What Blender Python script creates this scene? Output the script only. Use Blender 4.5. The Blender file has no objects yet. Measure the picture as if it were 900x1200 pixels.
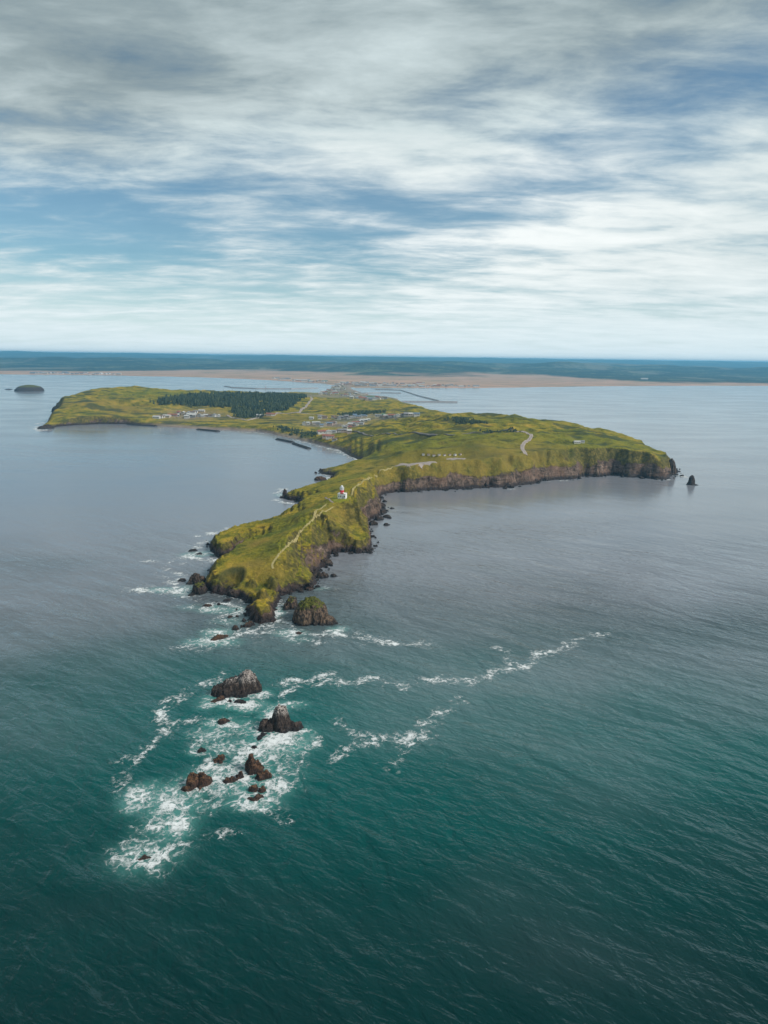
import bpy, math, random
import numpy as np

random.seed(7)
rng = np.random.default_rng(7)
S = bpy.context.scene
COL = S.collection
R = math.radians

# ------------------------------------------------------------------ camera
CAM_Z = 150.0
F_PX = 820.0                                   # focal length for a 900 x 1200 picture
PITCH = math.atan((600.0 - 419.0) / F_PX)
ROLL = math.atan(12.0 / 900.0)
cp, sp = math.cos(PITCH), math.sin(PITCH)
cr, sr = math.cos(ROLL), math.sin(ROLL)
_f = np.array([0, cp, -sp])
_u0 = np.array([0, sp, cp])
_r = cr * np.array([1.0, 0, 0]) + sr * _u0
_u = -sr * np.array([1.0, 0, 0]) + cr * _u0
cam_d = bpy.data.cameras.new('camera')
cam = bpy.data.objects.new('camera', cam_d)
COL.objects.link(cam)
cam_d.sensor_fit = 'VERTICAL'
cam_d.sensor_height = 24.0
cam_d.lens = 24.0 * F_PX / 1200.0
cam_d.clip_start = 1.0
cam_d.clip_end = 200000.0
from mathutils import Matrix
cam.matrix_world = Matrix(((_r[0], _u[0], -_f[0], 0), (_r[1], _u[1], -_f[1], 0), (_r[2], _u[2], -_f[2], CAM_Z), (0, 0, 0, 1)))
S.camera = cam


def ray(px, py):
    return _f * F_PX + _r * (px - 450.0) + _u * (600.0 - py)


def at(px, py, z=0.0):
    """survey point: where the sight line of the photograph meets height z"""
    d = ray(px, py)
    t = (z - CAM_Z) / d[2]
    return np.array([d[0] * t, d[1] * t, z])


# ------------------------------------------------------------------ node helper
class N:
    def __init__(s, tree):
        s.t = tree
        s.t.nodes.clear()

    def new(s, kind, **kw):
        n = s.t.nodes.new(kind)
        for k, v in kw.items():
            setattr(n, k, v)
        return n

    def put(s, sock, v):
        if isinstance(v, bpy.types.NodeSocket):
            s.t.links.new(v, sock)
        elif v is not None:
            if isinstance(v, (tuple, list)) and len(v) == 3 and sock.type == 'RGBA':
                v = (*v, 1.0)
            sock.default_value = v

    def math(s, op, a, b=None, c=None, clamp=False):
        n = s.new('ShaderNodeMath', operation=op, use_clamp=clamp)
        for i, v in enumerate((a, b, c)):
            if v is not None:
                s.put(n.inputs[i], v)
        return n.outputs[0]

    def vmath(s, op, a, b=None):
        n = s.new('ShaderNodeVectorMath', operation=op)
        s.put(n.inputs[0], a)
        if b is not None:
            s.put(n.inputs[1], b)
        return n.outputs[0]

    def ss(s, v, lo, hi, a=0.0, b=1.0):
        n = s.new('ShaderNodeMapRange', interpolation_type='SMOOTHSTEP')
        s.put(n.inputs['Value'], v)
        s.put(n.inputs['From Min'], lo)
        s.put(n.inputs['From Max'], hi)
        s.put(n.inputs['To Min'], a)
        s.put(n.inputs['To Max'], b)
        return n.outputs[0]

    def noise(s, vec, scale, detail=4.0, rough=0.55, dist=0.0, color=False):
        n = s.new('ShaderNodeTexNoise')
        s.put(n.inputs['Vector'], vec)
        n.inputs['Scale'].default_value = scale
        n.inputs['Detail'].default_value = detail
        n.inputs['Roughness'].default_value = rough
        n.inputs['Distortion'].default_value = dist
        return n.outputs['Color' if color else 'Fac']

    def mix(s, fac, a, b, blend='MIX'):
        n = s.new('ShaderNodeMix', data_type='RGBA', blend_type=blend)
        s.put(n.inputs[0], fac)
        s.put(n.inputs[6], a)
        s.put(n.inputs[7], b)
        return n.outputs[2]

    def ramp(s, fac, stops):
        n = s.new('ShaderNodeValToRGB')
        e = n.color_ramp.elements
        while len(e) < len(stops):
            e.new(0.5)
        for el, (p, c) in zip(e, stops):
            el.position = p
            el.color = (*c, 1.0)
        s.put(n.inputs[0], fac)
        return n.outputs[0]

    def attr(s, name):
        return s.new('ShaderNodeAttribute', attribute_name=name).outputs['Fac']

    def scalev(s, vec, sc, rotz=0.0):
        n = s.new('ShaderNodeMapping')
        s.put(n.inputs['Vector'], vec)
        n.inputs['Scale'].default_value = sc
        n.inputs['Rotation'].default_value = (0, 0, rotz)
        return n.outputs[0]

    def rotscale(s, vec, rotz, sc):
        n = s.new('ShaderNodeMapping')
        s.put(n.inputs['Vector'], vec)
        n.inputs['Rotation'].default_value = (0, 0, rotz)
        return s.scalev(n.outputs[0], sc)

    def bump(s, height, strength, distance=1.0, normal=None):
        n = s.new('ShaderNodeBump')
        n.inputs['Strength'].default_value = strength
        n.inputs['Distance'].default_value = distance
        s.put(n.inputs['Height'], height)
        if normal is not None:
            s.put(n.inputs['Normal'], normal)
        return n.outputs[0]


# ------------------------------------------------------------------ world: Nishita sky behind broken cloud
SUN_AZ, SUN_EL = R(105), R(40)                 # to the right, high
W = bpy.data.worlds.new('World')
S.world = W
W.use_nodes = True
n = N(W.node_tree)
sky = n.new('ShaderNodeTexSky', sky_type='NISHITA')
sky.sun_disc = False
sky.sun_elevation = SUN_EL
sky.sun_rotation = SUN_AZ
sky.altitude = 150.0
sky.air_density = 1.0
sky.dust_density = 0.6
sky.ozone_density = 1.6
tc = n.new('ShaderNodeTexCoord')
d = tc.outputs['Generated']
sep = n.new('ShaderNodeSeparateXYZ')
n.put(sep.inputs[0], d)
dx, dy, dz = sep.outputs
up = n.math('MAXIMUM', dz, 0.0)
den = n.math('ADD', up, 0.10)
cmb = n.new('ShaderNodeCombineXYZ')
n.put(cmb.inputs[0], n.math('DIVIDE', dx, den))
n.put(cmb.inputs[1], n.math('DIVIDE', dy, den))
P = cmb.outputs[0]                              # point on the flat cloud deck
az = n.math('ARCTAN2', dx, dy)
el = n.math('ARCSINE', dz)


def azel(px, py):
    v = ray(px, py)
    v = v / np.linalg.norm(v)
    return math.atan2(v[0], v[1]), math.asin(v[2])


def blob(px, py, half_len, half_wid, tilt):
    """soft opening / bright bank of the cloud deck, given where the photograph shows it"""
    a0, e0 = azel(px, py)
    L, w = half_len / F_PX, half_wid / F_PX
    da = n.math('SUBTRACT', az, a0)
    de = n.math('SUBTRACT', el, e0)
    c, s_ = math.cos(R(tilt)), math.sin(R(tilt))
    u = n.math('DIVIDE', n.math('ADD', n.math('MULTIPLY', da, c), n.math('MULTIPLY', de, s_)), L)
    v = n.math('DIVIDE', n.math('SUBTRACT', n.math('MULTIPLY', de, c), n.math('MULTIPLY', da, s_)), w)
    q = n.math('ADD', n.math('MULTIPLY', u, u), n.math('MULTIPLY', v, v))
    return n.math('EXPONENT', n.math('MULTIPLY', q, -1.0))


def addall(items):
    o = None
    for wgt, b in items:
        b = n.math('MULTIPLY', b, wgt)
        o = b if o is None else n.math('ADD', o, b)
    return o


wisp = n.noise(n.scalev(P, (0.48, 1.05, 1.0), R(14)), 1.15, 9.0, 0.57, 0.25)
fine = n.noise(n.scalev(P, (0.6, 1.1, 1.0), R(-12)), 3.4, 9.0, 0.62, 0.25)
broad = n.noise(n.scalev(P, (0.5, 0.8, 1.0), R(15)), 0.42, 4.0, 0.5, 0.3)
gaps = addall([(0.62, blob(120, 280, 320, 72, -4)), (0.30, blob(360, 215, 180, 66, -14)), (0.20, blob(445, 255, 60, 34, 0)),
               (0.40, blob(820, 125, 210, 66, 24)), (0.28, blob(600, 215, 120, 45, 24)), (0.20, blob(560, 105, 90, 30, 10)),
               (-0.22, blob(650, 285, 150, 55, 6)), (-0.14, blob(200, 100, 280, 60, 0)), (-0.14, blob(500, 170, 130, 30, -5)),
               (0.14, blob(120, 372, 170, 9, -2)), (0.13, blob(390, 377, 140, 7, 4)), (0.1, blob(780, 360, 170, 10, 3))])
cov = n.math('ADD', n.math('MULTIPLY', n.math('SUBTRACT', wisp, 0.5), 1.15), n.math('MULTIPLY', n.math('SUBTRACT', fine, 0.5), 1.35))
cov = n.math('ADD', cov, n.math('MULTIPLY', n.math('SUBTRACT', broad, 0.5), 0.5))
opening = n.ss(n.math('ADD', cov, gaps), -0.06, 0.72)
# brightness of the cloud itself: thin near the horizon, heavier overhead
shade = n.math('ADD', n.math('MULTIPLY', n.math('SUBTRACT', wisp, 0.5), -0.55), n.math('MULTIPLY', n.math('SUBTRACT', fine, 0.5), -0.85))
lift = addall([(0.25, blob(650, 280, 190, 70, 8)), (0.12, blob(470, 175, 200, 60, 0)), (0.08, blob(230, 358, 330, 22, 0)),
               (-0.14, blob(130, 95, 160, 26, 3)), (-0.14, blob(40, 160, 120, 30, 0)), (-0.12, blob(0, 20, 200, 90, 0)), (-0.12, blob(900, 20, 200, 90, 0)), (-0.10, blob(560, 100, 120, 30, 8))])
elev = n.ss(el, R(9), R(30), 0.0, 0.38)
shade = n.math('SUBTRACT', n.math('ADD', n.math('ADD', shade, lift), 0.66), elev)
cloud = n.ramp(shade, [(0.0, (0.11, 0.155, 0.175)), (0.3, (0.22, 0.275, 0.293)), (0.62, (0.43, 0.50, 0.512)), (1.0, (0.64, 0.675, 0.672))])
blue = n.mix(1.0, sky.outputs[0], (0.042, 0.062, 0.066), 'MULTIPLY')
col = n.mix(n.math('MULTIPLY', opening, 0.88), cloud, blue)
hor = n.ss(el, R(-0.5), R(7.5), 0.85, 0.0)      # distant cloud merges into pale air
col = n.mix(hor, col, (0.55, 0.635, 0.665))
bg = n.new('ShaderNodeBackground')
n.put(bg.inputs[0], col)
bg.inputs[1].default_value = 1.0
n.put(n.new('ShaderNodeOutputWorld').inputs[0], bg.outputs[0])

# ------------------------------------------------------------------ sun through thin cloud
sd = bpy.data.lights.new('sun', 'SUN')
sd.energy = 2.2
sd.angle = R(14)
sd.color = (1.0, 0.95, 0.87)
sun = bpy.data.objects.new('sun', sd)
COL.objects.link(sun)
sun.rotation_euler = (math.pi / 2 - SUN_EL, 0, math.pi - SUN_AZ)

S.view_settings.view_transform = 'Standard'
S.view_settings.look = 'None'
S.view_settings.exposure = 0.55
S.view_settings.gamma = 1.0
S.view_settings.use_curve_mapping = False
S.cycles.use_denoising = True
S.cycles.max_bounces = 6
S.cycles.diffuse_bounces = 2
S.cycles.glossy_bounces = 2
S.cycles.volume_bounces = 1
S.cycles.transparent_max_bounces = 8

# ------------------------------------------------------------------ numpy noise
_perm = rng.permutation(4096)
_g = rng.normal(size=(4096, 3))
_g /= np.linalg.norm(_g, axis=1)[:, None]


def _h(i, j, k):
    return _perm[(_perm[(_perm[i & 4095] + j) & 4095] + k) & 4095]


def pn(x, y, z=None):
    """gradient noise, about -0.7..0.7"""
    if z is None:
        g2 = _g[:, :2]
        xi, yi = np.floor(x).astype(int), np.floor(y).astype(int)
        fx, fy = x - xi, y - yi
        u, v = fx * fx * (3 - 2 * fx), fy * fy * (3 - 2 * fy)

        def c(a, b):
            g = g2[_perm[(_perm[(xi + a) & 4095] + yi + b) & 4095]]
            return g[..., 0] * (fx - a) + g[..., 1] * (fy - b)
        x0 = c(0, 0) * (1 - u) + c(1, 0) * u
        x1 = c(0, 1) * (1 - u) + c(1, 1) * u
        return (x0 * (1 - v) + x1 * v) * 1.3
    xi, yi, zi = np.floor(x).astype(int), np.floor(y).astype(int), np.floor(z).astype(int)
    fx, fy, fz = x - xi, y - yi, z - zi
    u, v, w = fx * fx * (3 - 2 * fx), fy * fy * (3 - 2 * fy), fz * fz * (3 - 2 * fz)

    def c3(a, b, k):
        g = _g[_h(xi + a, yi + b, zi + k)]
        return g[..., 0] * (fx - a) + g[..., 1] * (fy - b) + g[..., 2] * (fz - k)
    r = 0
    for k, wk in ((0, 1 - w), (1, w)):
        x0 = c3(0, 0, k) * (1 - u) + c3(1, 0, k) * u
        x1 = c3(0, 1, k) * (1 - u) + c3(1, 1, k) * u
        r = r + wk * (x0 * (1 - v) + x1 * v)
    return r * 1.3


def fbm(x, y, octs=4, gain=0.5):
    o, a = 0.0, 1.0
    for i in range(octs):
        o = o + a * pn(x + 17.3 * i, y - 9.1 * i)
        x, y, a = x * 2.03, y * 2.03, a * gain
    return o


def ridged(x, y, octs=3):
    o, a = 0.0, 1.0
    for i in range(octs):
        o = o + a * (1 - np.abs(pn(x + 31.7 * i, y + 5.3 * i)) * 2.2)
        x, y, a = x * 2.1, y * 2.1, a * 0.5
    return o / 1.75


def sstep(t, a, b):
    t = np.clip((t - a) / (b - a), 0, 1)
    return t * t * (3 - 2 * t)


# ------------------------------------------------------------------ island survey: coast outline and heights
coast = []
for p in [(318, 729), (322, 720), (323, 708), (328, 699), (338, 694), (352, 691), (366, 690), (369, 682), (366, 674),
          (374, 668), (383, 660), (386, 653), (388, 648), (402, 647), (418, 648), (430, 647), (435, 640), (433, 630), (428, 622),
          (422, 614), (434, 609), (444, 604), (447, 597), (444, 590), (443, 583), (450, 578.5), (470, 576.5), (500, 575),
          (520, 574), (545, 572.5), (575, 571.5), (598, 571.5), (606, 568), (625, 567), (634, 563.5), (650, 562.5), (668, 561.5),
          (686, 557.5), (700, 559), (718, 556.5), (735, 559), (752, 559.5), (766, 561), (778, 562), (787, 557), (789, 549)]:
    coast.append(at(*p)[:2])


def behind(px, py, z, push):
    q = at(px, py, z)[:2]
    return q * (1 + push / np.linalg.norm(q))


for p in [(788, 535, 20, 5), (778, 524, 30, 8), (763, 514, 33, 10), (740, 508.5, 33, 12), (700, 502.5, 34, 12), (660, 496, 36, 14),
          (640, 492.5, 36, 14), (610, 488.5, 36, 14), (580, 485.5, 36, 15), (550, 482, 36, 15), (520, 478, 32, 18),
          (500, 474.5, 26, 18), (482, 471.5, 18, 18), (470, 469.5, 8, 15)]:
    coast.append(behind(*p))
for p in [(466, 467.5), (452, 465), (436, 463.5), (420, 459), (411, 456), (411, 448), (379, 448), (378, 454.5), (368, 457)]:
    coast.append(at(*p)[:2])
for p in [(352, 459, 6, 30), (330, 459.5, 10, 40), (300, 460, 18, 40), (272, 458.5, 26, 40), (245, 462, 24, 40), (225, 463, 24, 40),
          (205, 459.5, 38, 40), (180, 456, 42, 40), (150, 453.5, 46, 40), (134, 453.5, 46, 40), (118, 459, 40, 30), (96, 461.5, 34, 30),
          (78, 466.5, 30, 25), (72, 473, 22, 20)]:
    coast.append(behind(*p))
for p in [(64, 481), (66, 487), (58, 494), (47, 502.5), (56, 502), (68, 499.7), (87, 498.2), (119, 496.8), (143, 497), (162, 497.7),
          (181, 499), (205, 500.7), (230, 502.5), (262, 503.5), (300, 505.2), (318, 508), (345, 514), (367, 519.3), (397, 526.3),
          (404, 530.5), (413, 535.5), (430, 542.3), (421, 543.4), (406, 547), (393, 550.5), (376, 551.5), (377, 555), (391, 557),
          (386, 563), (381, 567), (368, 571), (356, 573.6), (346, 576), (336, 580), (335, 584), (341, 586.6), (351, 588), (352, 594),
          (344, 599), (332, 607), (320, 614), (305.5, 619.5), (283, 625.5), (262, 628.6), (254, 631), (247, 638), (246, 643),
          (255, 651), (262, 654.5), (269, 650.5), (280, 646.5), (291, 641.5), (284, 649), (270, 656), (256, 662), (247, 671), (242, 680), (242, 690),
          (250, 693.5), (266, 698), (280, 700), (291, 705.5), (296, 711), (290, 718), (294, 723), (297, 729), (306, 731)]:
    coast.append(at(*p)[:2])
coast = np.array(coast)


def poly_sd(x, y, poly):
    """signed distance, positive inside"""
    best = np.full(x.shape, 1e18)
    ins = np.zeros(x.shape, bool)
    m = len(poly)
    for i in range(m):
        ax, ay = poly[i]
        bx, by = poly[(i + 1) % m]
        ex, ey = bx - ax, by - ay
        t = np.clip(((x - ax) * ex + (y - ay) * ey) / (ex * ex + ey * ey + 1e-9), 0, 1)
        dd = (x - ax - t * ex) ** 2 + (y - ay - t * ey) ** 2
        best = np.minimum(best, dd)
        c = (ay > y) != (by > y)
        if c.any():
            xx = ax + (y - ay) * ex / (ey if abs(ey) > 1e-9 else 1e-9)
            ins ^= c & (x < xx)
    dd = np.sqrt(best)
    return np.where(ins, dd, -dd)


# (px, py, height, cliff width)
hpts = [(308, 706, 9, 5), (304, 718, 7, 4), (310, 690, 11.5, 5), (326, 690, 10, 5), (298, 690, 10, 5), (284, 690, 9, 5), (262, 684, 10, 5),
        (252, 676, 9, 6), (275, 660, 12, 9), (320, 668, 15, 10), (345, 678, 12, 9), (345, 632, 26, 30), (372, 598, 31, 32), (400, 585, 33, 24),
        (384, 586, 32, 30), (330, 620, 17, 28), (300, 640, 15, 16), (270, 638, 10, 6), (258, 638, 9, 4), (300, 655, 15, 14), (350, 600, 19, 40),
        (370, 577, 15, 24), (345, 579, 8, 6), (390, 562, 14, 24), (410, 553, 17, 22), (430, 546, 15, 16), (385, 552, 3, 6), (430, 565, 30, 22),
        (445, 557, 31, 20), (485, 546, 29, 14), (362, 620, 27, 46), (372, 640, 20, 44), (350, 655, 18, 36), (410, 632, 10.5, 5), (425, 630, 9.5, 4),
        (393, 632, 13, 6), (430, 590, 30, 18), (400, 629, 12, 5), (415, 626, 10.5, 5), (430, 624, 9.5, 4), (398, 640, 10, 5), (420, 640, 9, 4), (412, 614, 16, 9), (402, 620, 17, 10), (384, 626, 19, 36), (424, 606, 20, 10),
        (470, 549, 29, 18), (520, 544, 30, 20), (560, 541, 31, 20), (620, 537, 33, 20), (660, 533, 34, 18), (700, 529, 35, 18), (760, 528, 33, 15),
        (782, 540, 20, 8), (530, 522, 35, 20), (460, 522, 29, 30), (435, 530, 18, 22), (600, 510, 39, 20), (560, 497, 43, 20), (520, 490, 40, 20),
        (480, 495, 30, 25), (450, 508, 26, 30), (440, 492, 16, 30), (400, 501, 9, 25), (380, 507, 6, 20), (420, 485, 16, 30), (460, 482, 25, 25),
        (400, 478, 22, 25), (440, 474, 24, 25), (365, 478, 15, 25), (350, 493, 9, 20), (330, 498, 11, 14), (315, 500, 10, 14), (400, 466, 5, 30),
        (380, 466, 6, 30), (430, 465, 3.5, 20), (400, 455, 3, 20), (650, 510, 37, 18), (700, 512, 35, 18),
        (120, 484, 19, 8), (160, 485, 18, 9), (62, 493, 9, 7), (80, 486, 20, 8), (190, 488, 13, 16), (100, 485, 20, 8), (140, 485, 19, 8), (100, 474, 35, 25), (138, 455, 49, 30), (200, 461, 42, 30),
        (150, 470, 37, 30), (200, 478, 26, 30), (230, 488, 13, 30), (205, 493, 8, 30), (260, 492, 9, 30), (290, 497, 8, 20), (280, 475, 25, 30),
        (330, 470, 24, 30), (240, 468, 28, 30), (270, 461, 32, 30), (300, 463, 25, 30), (350, 465, 16, 30), (368, 460, 6, 30)]
hw = np.array([at(a, b, c)[:2] for a, b, c, w in hpts])
hz = np.array([c for a, b, c, w in hpts], float)
hc = np.array([w for a, b, c, w in hpts], float)
_D = np.sqrt(((hw[:, None] - hw[None]) ** 2).sum(-1))
_wt = np.linalg.solve(_D + np.eye(len(hz)) * 1.5, hz - hz.mean())
crater = at(272, 679, 8)[:2]


domes = [(at(a_, b_, h_ * .8)[:2], r_, h_) for a_, b_, r_, h_ in
         [(308, 694, 5.6, 11), (328, 692, 4.6, 9.5), (346, 685, 5.2, 11), (311, 708, 4.2, 9.5), (303, 720, 4.4, 7.5), (291, 695, 3.6, 8.5), (278, 694, 4.2, 8), (258, 688, 3.8, 8.5),
          (335, 697, 4.5, 7.5), (248, 682, 4.0, 7), (352, 690, 4.0, 6), (296, 682, 4.6, 11), (320, 680, 5.6, 12.5)]]


def plateau(x, y):
    h = np.full(x.shape, hz.mean())
    cw = np.zeros(x.shape)
    ws = np.zeros(x.shape)
    for (ax, ay), w, c in zip(hw, _wt, hc):
        dd = np.sqrt((x - ax) ** 2 + (y - ay) ** 2)
        h += w * dd
        q = 1.0 / (dd * dd + 25.0) ** 1.5
        cw += q * c
        ws += q
    return np.clip(h, 2.0, 52.0), cw / ws


def terrain(x, y, lod=False):
    """height of the island and its coast distance"""
    x, y = np.asarray(x, float), np.asarray(y, float)
    near = np.clip(y / 600.0, 0.75, 3.0)       # the far coast is surveyed more coarsely
    s = 14.0 * near
    wx = x + fbm(x / s, y / s, 4, 0.55) * 3.6 * near
    wy = y + fbm(x / s + 50, y / s + 50, 4, 0.55) * 3.6 * near
    sd_ = poly_sd(wx, wy, coast)
    h, cw = plateau(x, y)
    cw = cw * np.clip(near, 1, 1.6)
    # gullies run down the steep faces
    gul = ridged(x / (9.0 * near), y / (9.0 * near), 3)
    ga = 0.5 * np.clip(1.35 - cw / 70.0, 0.25, 1)
    t = np.clip(sd_ / (cw * (1.0 + ga * (0.55 - gul))), 0, 1)
    prof = 0.62 * t ** 0.62 + 0.38 * sstep(t, 0.0, 1.0)
    steep = np.clip(1.5 - cw / 40.0, 0, 1)
    kn = np.where(t < 0.2, 0.5 * (t / 0.2) ** 0.75, 0.5 + 0.5 * np.clip((t - 0.2) / 0.55, 0, 1) ** 0.9)
    prof = prof * (1 - steep) + steep * kn
    z = h * prof
    inland = sstep(t, 0.75, 1.0)
    # rolling ground and tussocks
    far_ = sstep(y, 760, 900)
    z += inland * far_ * np.clip(h / 30, 0.1, 1) * sstep(sd_, 15, 90) * (ridged(x / 130 + 2, y / 75, 4) - 0.5) * 15.0
    z += inland * (fbm(x / 55, y / 55, 3) * (2.6 + 2.2 * far_) * np.clip(h / 30, 0.15, 1) + fbm(x / 11, y / 11, 3) * 0.9 * np.clip(h / 20, 0.2, 1))
    z += sstep(t, 0.05, 0.3) * (1 - inland) * (ridged(x / 5.0, y / 5.0, 3) - 0.5) * 2.0
    if not lod:
        z += sstep(t, 0.3, 0.8) * fbm(x / 3.0, y / 3.0, 3) * 0.45
    # lumpy domes at the tip
    tip = np.exp(-(((x + 72) / 34) ** 4 + ((y - 414) / 20) ** 4))
    dm_ = np.full(x.shape, -9.0)
    for (ax, ay), rr, hh in domes:
        r = np.sqrt((wx - ax) ** 2 + ((wy - ay) / 1.15) ** 2) / rr
        dm_ = np.maximum(dm_, hh * (1 - np.clip(r, 0, 2) ** 2.6))
    zt = np.maximum(z * 0.45, dm_)
    z = np.where(sd_ > 0, z + tip * sstep(sd_, 0.0, 2.5) * (zt - z), z)
    # the bowl
    rc = np.sqrt((x - crater[0]) ** 2 + ((y - crater[1]) / 1.25) ** 2)
    z += -5.0 * (1 - sstep(rc, 5.0, 8.0)) + 1.2 * np.exp(-((rc - 9.5) / 2.4) ** 2)
    # rocky shore platform
    shore = np.exp(-(sd_ / 5.0) ** 2) * (ridged(x / 7.0 + 9, y / 7.0, 3) - 0.35) * 2.2
    z = np.where(sd_ > 0, np.maximum(z, 0.15) + shore * (sd_ > 0), sd_ * 0.55 + shore * 0.8)
    return np.clip(z, -5, 60), sd_, t, h


# ------------------------------------------------------------------ mesh helpers
def mesh_np(name, verts, faces, smooth=True):
    me = bpy.data.meshes.new(name)
    verts = np.asarray(verts, np.float32)
    faces = np.asarray(faces, np.int32)
    k = faces.shape[1]
    me.vertices.add(len(verts))
    me.vertices.foreach_set('co', verts.ravel())
    me.loops.add(faces.size)
    me.loops.foreach_set('vertex_index', faces.ravel())
    me.polygons.add(len(faces))
    me.polygons.foreach_set('loop_start', np.arange(0, faces.size, k, dtype=np.int32))
    me.update(calc_edges=True)
    me.polygons.foreach_set('use_smooth', np.full(len(faces), smooth))
    me.validate()
    return me


def add_attr(me, name, vals):
    a = me.attributes.new(name, 'FLOAT', 'POINT')
    a.data.foreach_set('value', np.asarray(vals, np.float32).ravel())


def link(name, me, mat=None, parent=None, label=None, cat=None, group=None, kind=None):
    o = bpy.data.objects.new(name, me)
    COL.objects.link(o)
    if mat is not None and me is not None and not me.materials:
        for m in (mat if isinstance(mat, (list, tuple)) else [mat]):
            me.materials.append(m)
    if parent is not None:
        o.parent = parent
    for k, v in (('label', label), ('category', cat), ('group', group), ('kind', kind)):
        if v:
            o[k] = v
    return o


def grid_faces(nx, ny, keep=None):
    i = np.arange(nx * ny).reshape(ny, nx)
    f = np.stack([i[:-1, :-1], i[:-1, 1:], i[1:, 1:], i[1:, :-1]], -1).reshape(-1, 4)
    if keep is not None:
        f = f[keep.ravel()[f].any(1)]
    return f


def compact(v, f, *attrs):
    used = np.zeros(len(v), bool)
    used[f.ravel()] = True
    remap = np.cumsum(used) - 1
    return (v[used], remap[f]) + tuple(a[used] for a in attrs)


def material(name):
    m = bpy.data.materials.new(name)
    m.use_nodes = True
    return m, N(m.node_tree)


def finish(nn, bsdf):
    o = nn.new('ShaderNodeOutputMaterial')
    nn.put(o.inputs[0], bsdf)


def principled(nn, color, rough=0.8, normal=None, spec=0.3, ior=None):
    b = nn.new('ShaderNodeBsdfPrincipled')
    nn.put(b.inputs['Base Color'], color)
    nn.put(b.inputs['Roughness'], rough)
    b.inputs['Specular IOR Level'].default_value = spec
    if ior:
        b.inputs['IOR'].default_value = ior
    if normal is not None:
        nn.put(b.inputs['Normal'], normal)
    return b.outputs[0]


def plain(name, color, rough=0.7, var=0.15, scale=0.5):
    m, q = material(name)
    pos = q.new('ShaderNodeNewGeometry').outputs['Position']
    k = q.noise(pos, scale, 3.0)
    c = q.mix(q.ss(k, 0.3, 0.7), tuple(v * (1 - var) for v in color), tuple(min(1, v * (1 + var)) for v in color))
    finish(q, principled(q, c, rough))
    return m


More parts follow.
